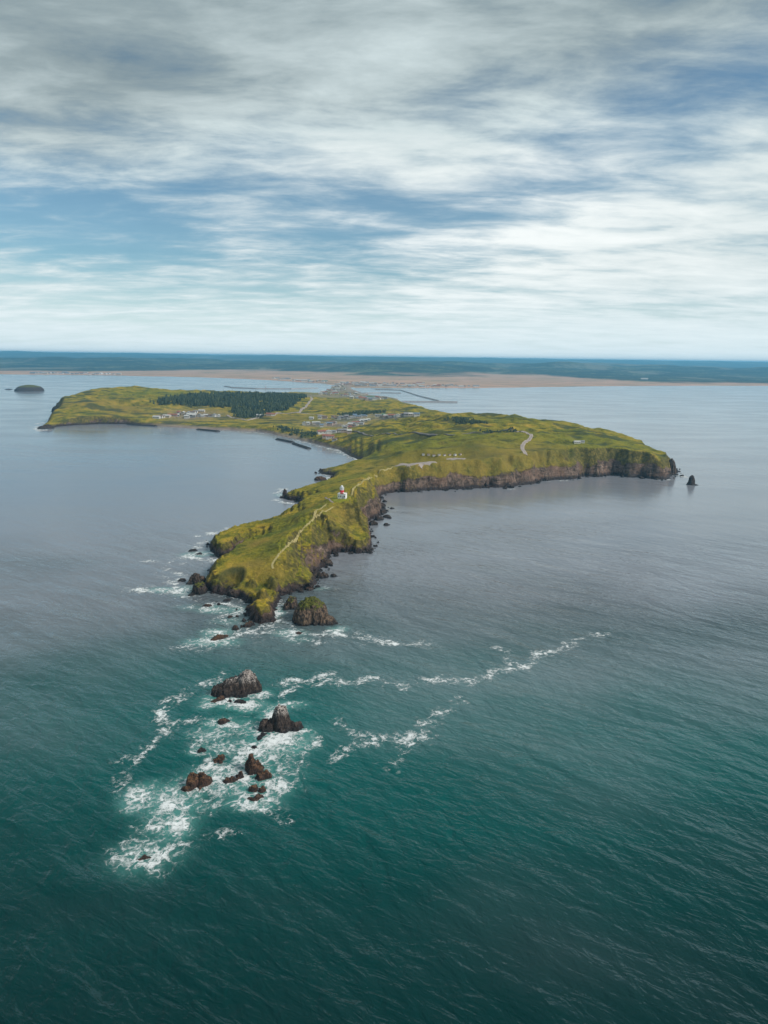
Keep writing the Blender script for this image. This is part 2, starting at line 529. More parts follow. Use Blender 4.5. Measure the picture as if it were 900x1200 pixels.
# ------------------------------------------------------------------ land material
def land_material():
    m, q = material('turf_and_cliff')
    geo = q.new('ShaderNodeNewGeometry')
    pos = geo.outputs['Position']
    sepz = q.new('ShaderNodeSeparateXYZ')
    q.put(sepz.inputs[0], pos)
    z = sepz.outputs[2]
    sn = q.new('ShaderNodeSeparateXYZ')
    q.put(sn.inputs[0], geo.outputs['Normal'])
    nz = sn.outputs[2]
    big = q.noise(pos, 0.012, 5.0, 0.55, 0.6)
    mid = q.noise(pos, 0.05, 5.0, 0.6, 0.4)
    small = q.noise(pos, 0.35, 5.0, 0.65)
    tiny = q.noise(pos, 1.6, 3.0, 0.6)
    # grasses
    g = q.ramp(q.math('ADD', q.math('MULTIPLY', mid, 0.65), q.math('MULTIPLY', small, 0.35)),
               [(0.36, (0.050, 0.052, 0.008)), (0.44, (0.180, 0.172, 0.014)), (0.51, (0.37, 0.290, 0.018)), (0.60, (0.56, 0.36, 0.045))])
    g = q.mix(q.ss(big, 0.52, 0.68), g, q.mix(0.45, (0.075, 0.125, 0.018), g))
    g = q.mix(q.math('MULTIPLY', q.attr('straw'), q.ss(mid, 0.25, 0.55)), g, (0.33, 0.225, 0.04))
    g = q.mix(q.math('MULTIPLY', q.attr('lush'), q.ss(mid, 0.35, 0.6, 0.25, 0.75)), g, (0.155, 0.195, 0.014))
    g = q.mix(q.ss(tiny, 0.35, 0.70, 0.0, 0.6), g, (0.045, 0.060, 0.012))
    g = q.mix(q.math('MULTIPLY', q.attr('scrub'), q.ss(small, 0.25, 0.5)), g, (0.040, 0.058, 0.026))
    # rock
    st = q.noise(q.scalev(pos, (0.07, 0.07, 0.32)), 1.0, 6.0, 0.68, 1.2)
    vert = q.noise(q.scalev(pos, (0.22, 0.22, 0.07)), 1.0, 6.0, 0.66, 0.8)
    rk = q.ramp(q.math('ADD', q.math('MULTIPLY', st, 0.5), q.math('MULTIPLY', vert, 0.5)),
                [(0.37, (0.022, 0.018, 0.017)), (0.46, (0.085, 0.060, 0.046)), (0.55, (0.20, 0.138, 0.105)), (0.66, (0.38, 0.28, 0.23))])
    rk = q.mix(q.ss(mid, 0.45, 0.65, 0.0, 0.5), rk, q.mix(vert, (0.10, 0.06, 0.045), (0.36, 0.20, 0.13)))
    # turf clings to ledges of the faces
    ledge = q.math('ADD', q.math('MULTIPLY', q.math('SUBTRACT', vert, 0.5), 1.0), q.math('MULTIPLY', q.math('SUBTRACT', small, 0.5), 0.8))
    fac = q.ss(q.math('ADD', q.math('ADD', nz, q.math('MULTIPLY', ledge, 0.9)), q.math('ADD', q.math('MULTIPLY', q.attr('high'), 0.62), q.math('MULTIPLY', q.math('SUBTRACT', q.noise(pos, 0.03, 3.0, 0.5), 0.5), 1.6))), 0.62, 0.90)
    brn = q.ramp(q.math('ADD', q.math('MULTIPLY', vert, 0.6), q.math('MULTIPLY', small, 0.4)), [(0.36, (0.030, 0.028, 0.013)), (0.5, (0.092, 0.080, 0.021)), (0.62, (0.24, 0.18, 0.052))])
    dryg = q.mix(q.ss(q.math('ADD', nz, q.math('MULTIPLY', q.math('SUBTRACT', vert, 0.5), 0.25)), 0.68, 0.985, q.math('SUBTRACT', 0.92, q.math('MULTIPLY', q.attr('straw'), 0.8)), 0.0), g, brn)
    c = q.mix(fac, rk, dryg)
    # wave-washed zone: black weed and lichen, drawn higher to paint shade at cliff feet
    wet = q.ss(q.math('ADD', z, q.math('MULTIPLY', q.math('SUBTRACT', small, 0.5), 7.0)), 1.8, 6.0, 1.0, 0.0)
    wet_shade = q.math('MULTIPLY', wet, q.math('SUBTRACT', 1.0, q.attr('sand')))
    wet_shade = q.math('MULTIPLY', wet_shade, q.attr('surf'))
    c = q.mix(wet_shade, c, q.mix(q.ss(tiny, 0.4, 0.65), (0.016, 0.014, 0.016), (0.060, 0.038, 0.034)))
    c = q.mix(q.attr('sand'), c, q.mix(small, (0.27, 0.205, 0.170), (0.36, 0.29, 0.245)))
    c = q.mix(q.math('MULTIPLY', q.attr('town'), q.ss(small, 0.38, 0.6)), c, (0.29, 0.235, 0.215))
    rough = q.math('SUBTRACT', 0.92, q.math('MULTIPLY', wet_shade, 0.5))
    hgt = q.math('ADD', q.math('MULTIPLY', small, 0.9), q.math('MULTIPLY', tiny, 0.28))
    hgt = q.math('ADD', hgt, q.math('MULTIPLY', q.math('MULTIPLY', vert, 2.2), q.math('SUBTRACT', 1.0, fac)))
    nb = q.bump(hgt, 1.0, 1.5)
    finish(q, principled(q, c, rough, nb, 0.2))
    return m


M_land = land_material()

straw_spots = [at(*p)[:2].tolist() + [r] for p, r in
               [((272, 679, 6), 7), ((300, 660, 15), 14), ((318, 664, 16), 9), ((520, 536, 31), 75), ((570, 535, 31), 75), ((470, 537, 28), 55), ((620, 528, 33), 50), ((500, 529, 33), 50),
                ((275, 690, 9), 12), ((300, 636, 15), 10), ((420, 560, 28), 18), ((440, 550, 24), 25), ((240, 480, 26), 80), ((330, 490, 12), 70),
                ((150, 482, 20), 60), ((110, 474, 33), 60), ((390, 590, 33), 8)]]
lush_spots = [at(*p)[:2].tolist() + [r] for p, r in
              [((330, 640, 20), 20), ((345, 615, 22), 18), ((380, 575, 18), 22), ((410, 558, 20), 25), ((500, 520, 34), 90), ((560, 515, 38), 90),
               ((680, 518, 36), 90), ((720, 518, 34), 60), ((190, 462, 42), 120), ((320, 650, 17), 10), ((610, 495, 38), 100)]]
scrub_poly = [(240, 470), (300, 475), (345, 470)]


def spots(x, y, lst):
    o = np.zeros(x.shape)
    for a, b, r in lst:
        o = np.maximum(o, np.exp(-((x - a) ** 2 + (y - b) ** 2) / (r * r)))
    return o


def hit(px, py):
    """first point of the ground along a sight line (survey of buildings, roads)"""
    d_ = ray(px, py)
    d_ = d_ / np.linalg.norm(d_)
    t = np.concatenate([np.arange(380, 1000, 1.5), np.arange(1000, 2600, 4.0), np.arange(2600, 6000, 12.0)])
    x, y, zr = d_[0] * t, d_[1] * t, CAM_Z + d_[2] * t
    ok = zr < 62
    x, y, zr = x[ok], y[ok], zr[ok]
    zt = ground(x, y)
    below = np.nonzero(zt >= zr)[0]
    i = below[0] if len(below) else len(x) - 1
    return np.array([x[i], y[i], zt[i]])


def ground(x, y):
    z = terrain(x, y, True)[0]
    return np.maximum(z, mainland_h(np.asarray(x, float), np.asarray(y, float)))


# mainland: low marsh shore, then forested hills
ml_front = [(-600, 433), (-300, 435.2), (0, 438.6), (60, 439), (140, 440.2), (200, 441.3), (260, 443), (310, 445.2), (350, 447.5), (377, 449.5),
            (400, 452), (411, 454.2), (440, 454.2), (480, 454.4), (560, 454.6), (640, 453.5), (700, 452.7), (780, 452), (900, 452.2), (1200, 453), (1500, 455)]
mlw = np.array([at(*p)[:2] for p in ml_front])


def mainland_h(x, y):
    fy = np.interp(x, mlw[:, 0], mlw[:, 1])
    dd = y - fy + fbm(x / 160, y / 160, 3) * 45
    h = np.clip(dd / 60, -3, 1) * 2.2
    h = h + sstep(dd, 2200, 4200) * (1 - 0.7 * sstep(dd, 5200, 8500)) * (62 + 75 * fbm(x / 1500, y / 1300, 4)) + sstep(dd, 8500, 17000) * (118 + 70 * fbm(x / 3600 + 5, y / 3400, 4))
    return np.where(dd < 0, np.clip(dd / 30, -4, 0), h)


# the far bank rises early right of the marsh
def ml_attrs(x, y):
    fy = np.interp(x, mlw[:, 0], mlw[:, 1])
    dd = y - fy
    edge = 2300 + 500 * fbm(x / 1500, y / 900, 3)
    edge = edge - 2250 * sstep(x, 1400, 2000) - 1500 * (1 - sstep(x, -2700, -1500))
    wood = sstep(dd + 240 * fbm(x / 300, y / 300, 3), edge, edge + 300)
    return wood


def terrain_piece(name, x0, x1, y0, y1, step, sink=None, kind='structure', label=None):
    xs = np.arange(x0, x1 + step * 0.5, step)
    ys = np.arange(y0, y1 + step * 0.5, step)
    X, Y = np.meshgrid(xs, ys)
    Z, sd_, t, h = terrain(X, Y)
    # crags: push steep faces in and out
    gy, gx = np.gradient(Z, step)
    sl = np.sqrt(gx * gx + gy * gy)
    k = np.clip((sl - 0.7) / 1.2, 0, 1)
    q = max(step, 1.0)
    amp = (pn(X / (5.5 * q), Y / (5.5 * q), Z / (3.2 * q)) * 1.9 + pn(X / (2.3 * q), Y / (2.3 * q), Z / (1.4 * q)) * 0.9) * q * k
    Xo = X - gx / (sl + 1e-6) * amp
    Yo = Y - gy / (sl + 1e-6) * amp
    if sink is not None:
        Z = Z - np.where(sink(X, Y), 0.8, 0.0)
    V = np.stack([Xo, Yo, Z], -1).reshape(-1, 3)
    keep = Z > -2.2
    f = grid_faces(len(xs), len(ys), keep)
    west = sstep(-X, -60, 260) * sstep(Y, 900, 1200)
    beach = sstep(X, -560, -430) * (1 - sstep(Z, 1.2, 5.5)) * sstep(Y, 700, 1000) * np.clip(west + (Y > 2000), 0, 1)
    hi = sstep(np.clip(Z, 0, 60) / np.maximum(h, 4) + 0.25 * fbm(X / 40, Y / 40, 2), 0.36, 0.66)
    surf = 1 - sstep(Y, 1700, 2100) * 0.6
    town = np.zeros(X.shape)
    for (a, b, c, r) in [(400, 497, 10, 70), (425, 489, 16, 60), (460, 489, 22, 50), (375, 498, 9, 40), (225, 488, 12, 60), (400, 458, 3, 260), (430, 465, 4, 170),
                         (385, 465, 5, 150)]:
        p = at(a, b, c)
        town = np.maximum(town, np.exp(-((X - p[0]) ** 2 + (Y - p[1]) ** 2) / (r * r)))
    scrub = sstep(fbm(X / 85 + 7, Y / 28, 4), 0.05, 0.32) * 0.85 * sstep(Y, 800, 1000)
    rc_ = np.sqrt((X - crater[0]) ** 2 + ((Y - crater[1]) / 1.25) ** 2)
    scrub = np.maximum(scrub, 0.9 * np.exp(-((rc_ - 7.6) / 1.6) ** 2))
    at_ = [spots(X, Y, straw_spots), spots(X, Y, lush_spots), scrub, hi, beach, surf * np.ones(X.shape), np.clip(town, 0, 1)]
    V, f, *at_ = compact(V, f, *[a.ravel() for a in at_])
    me = mesh_np(name, V, f)
    for nm, a in zip(('straw', 'lush', 'scrub', 'high', 'sand', 'surf', 'town'), at_):
        add_attr(me, nm, a)
    return link(name, me, M_land, kind=kind, label=label)


terrain_piece('cape_headland', -172, 62, 376, 752, 0.9)
terrain_piece('island_plateau', -262, 440, 748, 1752, 2.3, lambda x, y: (y < 752.5) & (x > -172) & (x < 62))
terrain_piece('west_headland', -1000, -255, 1240, 2900, 5.0, lambda x, y: (x > -262) & (y < 1752))
terrain_piece('tombolo', -260, 330, 1740, 4300, 6.0, lambda x, y: (y < 1752))

# mainland sheet
ys = np.concatenate([np.arange(3300, 5200, 30.0), np.arange(5200, 9000, 70), np.geomspace(9000, 34000, 110)])
xs = np.concatenate([-np.geomspace(30000, 4600, 60), np.arange(-4500, 4501, 75.0), np.geomspace(4600, 30000, 60)])
X, Y = np.meshgrid(xs, ys)
Z = mainland_h(X, Y)
Zw = Z + ml_attrs(X, Y) * (6 + 5 * fbm(X / 90, Y / 90, 2))
V = np.stack([X, Y, Zw], -1).reshape(-1, 3)
f = grid_faces(len(xs), len(ys), Z > -2)
V, f, wood = compact(V, f, ml_attrs(X, Y).ravel())
me = mesh_np('mainland', V, f)
add_attr(me, 'wood', wood)
mm, q = material('marsh_and_forest')
pos = q.new('ShaderNodeNewGeometry').outputs['Position']
k1 = q.noise(q.scalev(pos, (0.6, 1.6, 1)), 0.0030, 6.0, 0.6, 0.3)
k2 = q.noise(pos, 0.02, 4.0, 0.6)
marsh = q.ramp(k1, [(0.3, (0.30, 0.22, 0.15)), (0.5, (0.56, 0.34, 0.245)), (0.7, (0.48, 0.33, 0.19))])
marsh = q.mix(q.ss(q.noise(q.scalev(pos, (0.35, 1.6, 1)), 0.012, 5.0, 0.65, 0.4), 0.48, 0.64, 0.0, 0.85), marsh, (0.13, 0.14, 0.075))
wd = q.ramp(q.math('ADD', q.math('MULTIPLY', k1, 0.6), q.math('MULTIPLY', k2, 0.4)), [(0.35, (0.010, 0.024, 0.024)), (0.52, (0.030, 0.048, 0.034)), (0.60, (0.15, 0.17, 0.10)), (0.66, (0.04, 0.055, 0.04))])
clr = q.noise(q.scalev(pos, (1.0, 0.4, 1.0)), 0.0013, 5.0, 0.6, 0.3)
wd = q.mix(q.ss(clr, 0.54, 0.62, 0.0, 0.8), wd, (0.19, 0.19, 0.15))
finish(q, principled(q, q.mix(q.attr('wood'), marsh, wd), 0.95, None, 0.1))
link('mainland', me, mm, kind='structure')

# ------------------------------------------------------------------ foam survey (world metres)
def wpts(pts):
    return np.array([at(a, b)[:2] for a, b in pts])


# (polyline in photo survey points, half width m, strength)
foam_lines = [
    ([(268, 788), (250, 797), (233, 805), (218, 811), (207, 817), (197, 825), (191, 833), (188, 845), (199, 850), (183, 867), (163, 885), (150, 893)], 1.5, .80),
    ([(199, 850), (215, 847), (232, 842)], 1.0, .62),
    ([(150, 895), (142, 915), (136, 930)], 1.5, .42),
    ([(327, 800), (345, 797), (362, 798), (377, 793), (387, 793), (400, 799), (410, 803), (424, 797), (437, 792), (452, 799), (470, 805)], 1.4, .78),
    ([(330, 815), (350, 808), (372, 803), (390, 796)], 1.2, .62),
    ([(483, 795), (500, 799), (520, 796), (543, 797), (560, 793), (583, 785), (600, 785), (617, 783), (622, 774), (630, 767), (645, 765), (663, 761), (672, 752), (683, 745), (700, 742), (720, 739)], 1.5, .66),
    ([(543, 797), (556, 797), (570, 792)], 1.6, .78),
    ([(392, 741), (404, 745), (417, 748), (434, 749), (450, 752), (470, 756), (487, 756), (503, 757)], 1.7, .84),
    ([(417, 747), (432, 750), (443, 753)], 2.4, .9),
    ([(577, 757), (590, 763), (603, 767), (600, 779)], 1.5, .48),
    ([(543, 819), (528, 828), (513, 837), (500, 848), (490, 860), (482, 868), (477, 875), (470, 884), (463, 893)], 1.5, .62),
    ([(497, 850), (488, 862), (478, 872)], 1.9, .8),
    ([(490, 858), (466, 864), (443, 867), (430, 861), (417, 857), (397, 847)], 1.3, .60),
    ([(443, 867), (430, 870), (417, 873), (405, 881), (390, 890)], 1.3, .58),
    ([(355, 868), (350, 880), (362, 876), (374, 868)], 1.6, .55),
    ([(325, 905), (340, 898), (352, 892)], 1.6, .5),
    ([(322, 945), (320, 955), (330, 962)], 1.4, .58),
    ([(300, 870), (288, 880), (280, 892), (284, 905)], 2.4, .75),
    ([(240, 872), (262, 868), (285, 862), (305, 870)], 2.6, .72),
    ([(250, 892), (243, 905), (238, 915)], 2.0, .7),
    ([(262, 900), (275, 915), (300, 916), (318, 920)], 3.0, .8),
    ([(228, 930), (242, 925), (262, 925), (285, 930)], 2.4, .7),
    ([(290, 940), (305, 942), (318, 935)], 1.5, .75),
    ([(140, 1003), (155, 1008), (175, 1012), (190, 1010), (197, 1000), (204, 990)], 1.6, .85),
    ([(150, 990), (165, 983), (180, 985)], 1.4, .6),
    ([(175, 970), (195, 975), (215, 968)], 1.8, .8),
    ([(230, 985), (255, 978), (280, 972)], 1.2, .42),
    # cape
    ([(156, 690), (172, 692), (190, 691), (205, 694)], 2.6, .82),
    ([(170, 658), (182, 657), (196, 660)], 1.8, .6),
    ([(238, 628), (255, 622), (272, 620), (285, 622)], 2.6, .80),
    ([(222, 648), (232, 640), (243, 634)], 2.6, .75),
    ([(218, 652), (238, 655), (252, 658)], 3.0, .88),
    ([(208, 672), (206, 688), (216, 700), (232, 704)], 2.2, .72),
    ([(200, 682), (190, 672), (200, 664), (215, 660)], 1.6, .5),
    ([(234, 757), (246, 754), (262, 750), (284, 744), (300, 738), (318, 733)], 3.0, .86),
    ([(236, 748), (225, 755), (205, 760)], 1.6, .55),
    ([(239, 712), (252, 708), (268, 708), (284, 712)], 2.0, .75),
    ([(262, 722), (276, 718), (288, 716)], 2.0, .78),
    ([(326, 706), (325, 714), (321, 724), (328, 730), (334, 737), (344, 746), (358, 751), (374, 752)], 1.7, .80),
    ([(330, 728), (340, 734), (345, 742)], 2.2, .75),
    ([(352, 739), (370, 744), (392, 739), (398, 736)], 1.6, .7),
    ([(300, 744), (325, 741), (345, 750)], 2.2, .6),
    ([(252, 693), (262, 697), (280, 703), (290, 712)], 1.1, .6),
    ([(370, 686), (385, 688), (392, 690)], 1.6, .5),
    ([(372, 668), (380, 663)], 1.4, .55),
    ([(322, 585), (330, 588), (348, 591)], 2.0, .75), ([(324, 578), (331, 573), (338, 574)], 2.5, .75),
    ([(366, 566), (376, 568), (384, 566)], 2.0, .8), ([(384, 562), (388, 558), (380, 556)], 2.2, .7),
    ([(345, 598), (352, 592)], 2.0, .6),
    ([(402, 530.3), (408, 533), (413, 536), (421, 539.5), (430, 543)], 3.6, .9), ([(420, 545), (405, 548.5), (393, 552)], 2.0, .6),
    ([(385, 526), (396, 528), (404, 532)], 3.5, .8), ([(345, 515.5), (367, 521), (385, 526)], 2.5, .55),
    ([(230, 504), (262, 505), (300, 507), (322, 510)], 3.0, .5),
    ([(43, 500), (46, 505), (54, 504)], 5.0, .95), ([(52, 494), (58, 489)], 6.0, .9), ([(44, 497), (50, 492)], 5.0, .7),
    ([(792, 557), (800, 557.5), (805, 559)], 2.2, .9), ([(770, 562.6), (784, 562.4)], 1.6, .8), ([(640, 564.5), (665, 563.2)], 1.2, .6),
    ([(594, 573.2), (603, 572.6)], 1.5, .7),
]
# (px, py, rx m, ry m, strength)
foam_blobs = [
    (168, 934, 5, 6, .85), (203, 940, 7, 7, .92), (208, 968, 5, 5, .85), (186, 970, 6, 4, .5), (175, 1002, 9, 7, .58),
    (328, 868, 9, 7, .98), (316, 862, 5, 4, .8), (345, 858, 6, 3.5, .8), (318, 838, 3, 6, .85), (338, 826, 6, 2.5, .7),
    (262, 822, 7, 3.2, .92), (286, 826, 7, 4, .95), (246, 822, 4, 5, .75), (300, 812, 5, 4, .7), (262, 848, 6, 4, .72), (255, 812, 3, 3, .8),
    (285, 852, 9, 6, .52), (270, 875, 12, 7, .50), (258, 915, 9, 8, .66), (285, 915, 9, 9, .72), (300, 905, 12, 12, .55), (232, 922, 9, 8, .58),
    (302, 938, 7, 4, .72), (320, 925, 6, 6, .55), (246, 945, 5, 3, .5), (275, 940, 3, 2, .7), (305, 948, 3, 2, .6),
    (235, 880, 4, 3, .65), (250, 860, 8, 5, .55), (305, 880, 5, 6, .72), (320, 885, 8, 6, .5), (300, 855, 6, 4, .6),
    (250, 648, 6, 5, .85), (228, 650, 8, 5, .7), (238, 690, 4, 8, .55), (255, 742, 7, 5, .7), (248, 752, 9, 4, .9), (275, 715, 9, 5, .6), (250, 714, 6, 5, .72),
    (322, 718, 3, 7, .85), (340, 742, 8, 4, .6), (268, 728, 8, 5, .45), (215, 692, 5, 8, .6), (190, 691, 7, 3.5, .85), (225, 712, 10, 5, .4),
    (395, 737, 4, 3, .8), (377, 690, 5, 3, .45), (350, 750, 6, 3, .5),
    (804, 560, 6, 3, .8), (330, 580, 6, 6, .6),
]
FL = [(wpts(p), w * 1.7, s * .86) for p, w, s in foam_lines]
FB = [(at(a, b)[:2], rx, ry, s) for a, b, rx, ry, s in foam_blobs]


def foam_density(x, y, widen=1.0, lines=None, blobs=None):
    s1 = 9.0
    wx = x + (fbm(x / s1, y / s1, 4, .6) * 3.4 + fbm(x / 45, y / 45, 2) * 2.0) * min(1, 1.0 / widen)
    wy = y + (fbm(x / s1 + 40, y / s1 + 13, 4, .6) * 3.4 + fbm(x / 45 + 9, y / 45, 2) * 2.0) * min(1, 1.0 / widen)
    dens = np.zeros(x.shape)
    for p, w, s in (FL if lines is None else lines):
        # width and strength wander along the streak
        ww = w * widen
        lo, hi = p.min(0) - 4 * ww - 8, p.max(0) + 4 * ww + 8
        m = (x > lo[0]) & (x < hi[0]) & (y > lo[1]) & (y < hi[1])
        if not m.any():
            continue
        xs_, ys_ = wx[m], wy[m]
        best = np.full(xs_.shape, 1e18)
        for i in range(len(p) - 1):
            e = p[i + 1] - p[i]
            t = np.clip(((xs_ - p[i][0]) * e[0] + (ys_ - p[i][1]) * e[1]) / (e @ e + 1e-9), 0, 1)
            best = np.minimum(best, (xs_ - p[i][0] - t * e[0]) ** 2 + (ys_ - p[i][1] - t * e[1]) ** 2)
        dd = np.sqrt(best)
        wob = 0.55 + 0.9 * np.clip(0.5 + fbm(x[m] / 13, y[m] / 13, 2) * 1.2, 0, 1)
        core = s * np.exp(-(dd / (ww * wob)) ** 2) + s * 0.42 * np.exp(-(dd / (ww * 3.0)) ** 2)
        core = core * (0.25 + 0.85 * np.clip(0.5 + fbm(x[m] / 10 + 3, y[m] / 10, 3) * 1.3, 0, 1))
        dens[m] = np.maximum(dens[m], np.minimum(core, 1.05))
    for c, rx, ry, s in (FB if blobs is None else blobs):
        rx, ry = rx * widen, ry * widen
        m = (np.abs(x - c[0]) < rx * 3 + 8) & (np.abs(y - c[1]) < ry * 3 + 8)
        if not m.any():
            continue
        q_ = ((wx[m] - c[0]) / rx) ** 2 + ((wy[m] - c[1]) / ry) ** 2
        dens[m] = np.maximum(dens[m], s * np.exp(-q_) + 0.25 * s * np.exp(-q_ / 3.0))
    return dens


# ------------------------------------------------------------------ sea
def axis(lo, hi, step, far, k):
    return np.concatenate([lo - (np.geomspace(step, far, k))[::-1], np.arange(lo, hi + 1e-6, step), hi + np.geomspace(step, far, k)])


xs = axis(-330, 400, 3.0, 44000, 46)
ys = axis(60, 760, 3.0, 44000, 46)
X, Y = np.meshgrid(xs, ys)
V = np.stack([X, Y, np.zeros(X.shape)], -1).reshape(-1, 3)
f = grid_faces(len(xs), len(ys))
me = mesh_np('sea', V, f)
inn = (np.abs(X) < 600) & (Y > 50) & (Y < 1500)
aer = np.zeros(X.shape)
aer[inn] = foam_density(X[inn], Y[inn], 1.6, [(p, w, s_ * .35) for p, w, s_ in FL], FB)
add_attr(me, 'aer', aer)
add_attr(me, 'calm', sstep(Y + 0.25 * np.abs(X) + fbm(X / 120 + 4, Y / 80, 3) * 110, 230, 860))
_c = at(290, 880)
shal = np.exp(-(((X - _c[0] - 70) / 260) ** 2 + ((Y - _c[1] - 35) / 100) ** 2))  # green shelf water, spread wide so its edge paints a vignette's dark falloff
add_attr(me, 'shallow', shal)
add_attr(me, 'sky_sheen', sstep(Y + fbm(X / 130, Y / 90, 3) * 130, 170, 600))
ms, q = material('sea_water')
pos = q.new('ShaderNodeNewGeometry').outputs['Position']
swell = q.noise(q.rotscale(pos, R(-52), (1.0, 0.30, 1.0)), 0.055, 2.0, 0.5, 0.4)
chop = q.noise(q.rotscale(pos, R(-60), (1.0, 0.34, 1.0)), 0.26, 3.0, 0.55, 0.6)
chop2 = q.noise(q.rotscale(pos, R(-20), (1.0, 0.45, 1.0)), 0.17, 3.0, 0.55, 0.4)
rip = q.noise(q.rotscale(pos, R(-45), (1.0, 0.5, 1.0)), 0.80, 2.0, 0.55, 0.4)
gust = q.noise(q.rotscale(pos, R(-50), (1.0, 0.4, 1.0)), 0.016, 3.0, 0.5, 0.5)
chop = q.math('ADD', q.math('MULTIPLY', chop, q.ss(gust, 0.3, 0.7, 0.75, 1.25)), q.math('MULTIPLY', chop2, 0.9))
hgt = q.math('ADD', q.math('MULTIPLY', swell, 1.3), q.math('ADD', q.math('MULTIPLY', chop, 0.42), q.math('MULTIPLY', rip, 0.08)))
slick = q.noise(q.scalev(pos, (0.5, 1.4, 1.0), R(-8)), 0.010, 4.0, 0.55, 0.6)
nb = q.new('ShaderNodeBump')
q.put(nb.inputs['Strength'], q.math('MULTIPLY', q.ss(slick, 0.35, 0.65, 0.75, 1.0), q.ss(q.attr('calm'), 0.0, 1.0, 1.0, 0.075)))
nb.inputs['Distance'].default_value = 3.0
q.put(nb.inputs['Height'], hgt)
deep = q.mix(q.ss(slick, 0.3, 0.7), (0.0001, 0.0095, 0.0095), (0.0001, 0.017, 0.016))
body = q.mix(q.math('MULTIPLY', q.math('MULTIPLY', q.attr('shallow'), q.ss(slick, 0.2, 0.8, 0.7, 1.0)), 0.95), deep, (0.0003, 0.118, 0.108))
body = q.mix(q.math('MULTIPLY', q.attr('sky_sheen'), 0.8), body, (0.275, 0.282, 0.318))  # silvery sky reflection painted into the body colour, paler towards the island
body = q.mix(q.ss(q.attr('aer'), 0.14, 0.9, 0.0, 0.62), body, (0.10, 0.31, 0.275))
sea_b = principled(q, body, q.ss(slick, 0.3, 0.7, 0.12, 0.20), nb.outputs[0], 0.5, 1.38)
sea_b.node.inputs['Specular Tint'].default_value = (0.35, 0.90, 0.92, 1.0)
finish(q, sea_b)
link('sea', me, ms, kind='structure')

# ------------------------------------------------------------------ foam: thin froth floating on the water
mf, q = material('sea_foam')
pos = q.new('ShaderNodeNewGeometry').outputs['Position']
dn = q.attr('dens')
warp = q.new('ShaderNodeVectorMath', operation='MULTIPLY_ADD')
q.put(warp.inputs[0], q.noise(pos, 0.35, 3.0, 0.6, 0.0, True))
warp.inputs[1].default_value = (3.0, 3.0, 0)
q.put(warp.inputs[2], pos)
wp = warp.outputs[0]
vor = q.new('ShaderNodeTexVoronoi', feature='DISTANCE_TO_EDGE')
q.put(vor.inputs['Vector'], wp)
vor.inputs['Scale'].default_value = 0.42
vor2 = q.new('ShaderNodeTexVoronoi', feature='DISTANCE_TO_EDGE')
q.put(vor2.inputs['Vector'], wp)
vor2.inputs['Scale'].default_value = 1.1
lace = q.math('MINIMUM', q.ss(vor.outputs['Distance'], 0.0, 0.30), q.math('ADD', q.ss(vor2.outputs['Distance'], 0.0, 0.28), 0.12))
fn = q.noise(wp, 0.24, 5.0, 0.6, 1.6)
fg = q.noise(wp, 2.2, 4.0, 0.6)
thr = q.math('ADD', q.math('MULTIPLY', lace, 0.70), q.math('ADD', q.math('MULTIPLY', q.math('SUBTRACT', fn, 0.5), 3.4), q.math('MULTIPLY', q.math('SUBTRACT', fg, 0.5), 0.35)))
alpha = q.ss(q.math('SUBTRACT', q.math('MULTIPLY', dn, 1.15), thr), 0.10, 1.35, 0.0, 0.94)
alpha = q.math('MULTIPLY', alpha, q.ss(dn, 0.06, 0.22))
tr = q.new('ShaderNodeBsdfTransparent').outputs[0]
df = principled(q, (0.88, 0.90, 0.90), 0.7, q.bump(q.math('ADD', fg, q.math('MULTIPLY', fn, 1.5)), 0.6, 0.6), 0.2)
mx = q.new('ShaderNodeMixShader')
q.put(mx.inputs[0], alpha)
q.put(mx.inputs[1], tr)
q.put(mx.inputs[2], df)
finish(q, mx.outputs[0])


def foam_sheet(x0, x1, y0, y1, step, label, kind_label):
    xs = np.arange(x0, x1, step)
    ys = np.arange(y0, y1, step)
    X, Y = np.meshgrid(xs, ys)
    D_ = foam_density(X, Y)
    Z = 0.06 + 0.25 * np.clip(D_ - 0.45, 0, 1) * (0.6 + fbm(X / 2.5, Y / 2.5, 2))
    f = grid_faces(len(xs), len(ys), D_ > 0.09)
    V, f, D_ = compact(np.stack([X, Y, np.maximum(Z, 0.05)], -1).reshape(-1, 3), f, D_.ravel())
    me = mesh_np('sea_foam', V, f)
    add_attr(me, 'dens', D_)
    link('sea_foam', me, mf, label=label, cat='foam', kind='stuff')


foam_sheet(-140, 190, 150, 372, 0.6, 'white surf and drifting foam streaks around the offshore rocks', 'foam')
foam_sheet(-220, 60, 372.2, 660, 0.7, 'white surf breaking around the tip of the green cape', 'foam')
foam_sheet(-220, 420, 661, 1300, 1.5, 'thin white surf line along the bays and cliff feet', 'foam')
foam_sheet(-760, -221, 1200, 1650, 3.0, 'white surf at the point of the western headland', 'foam')

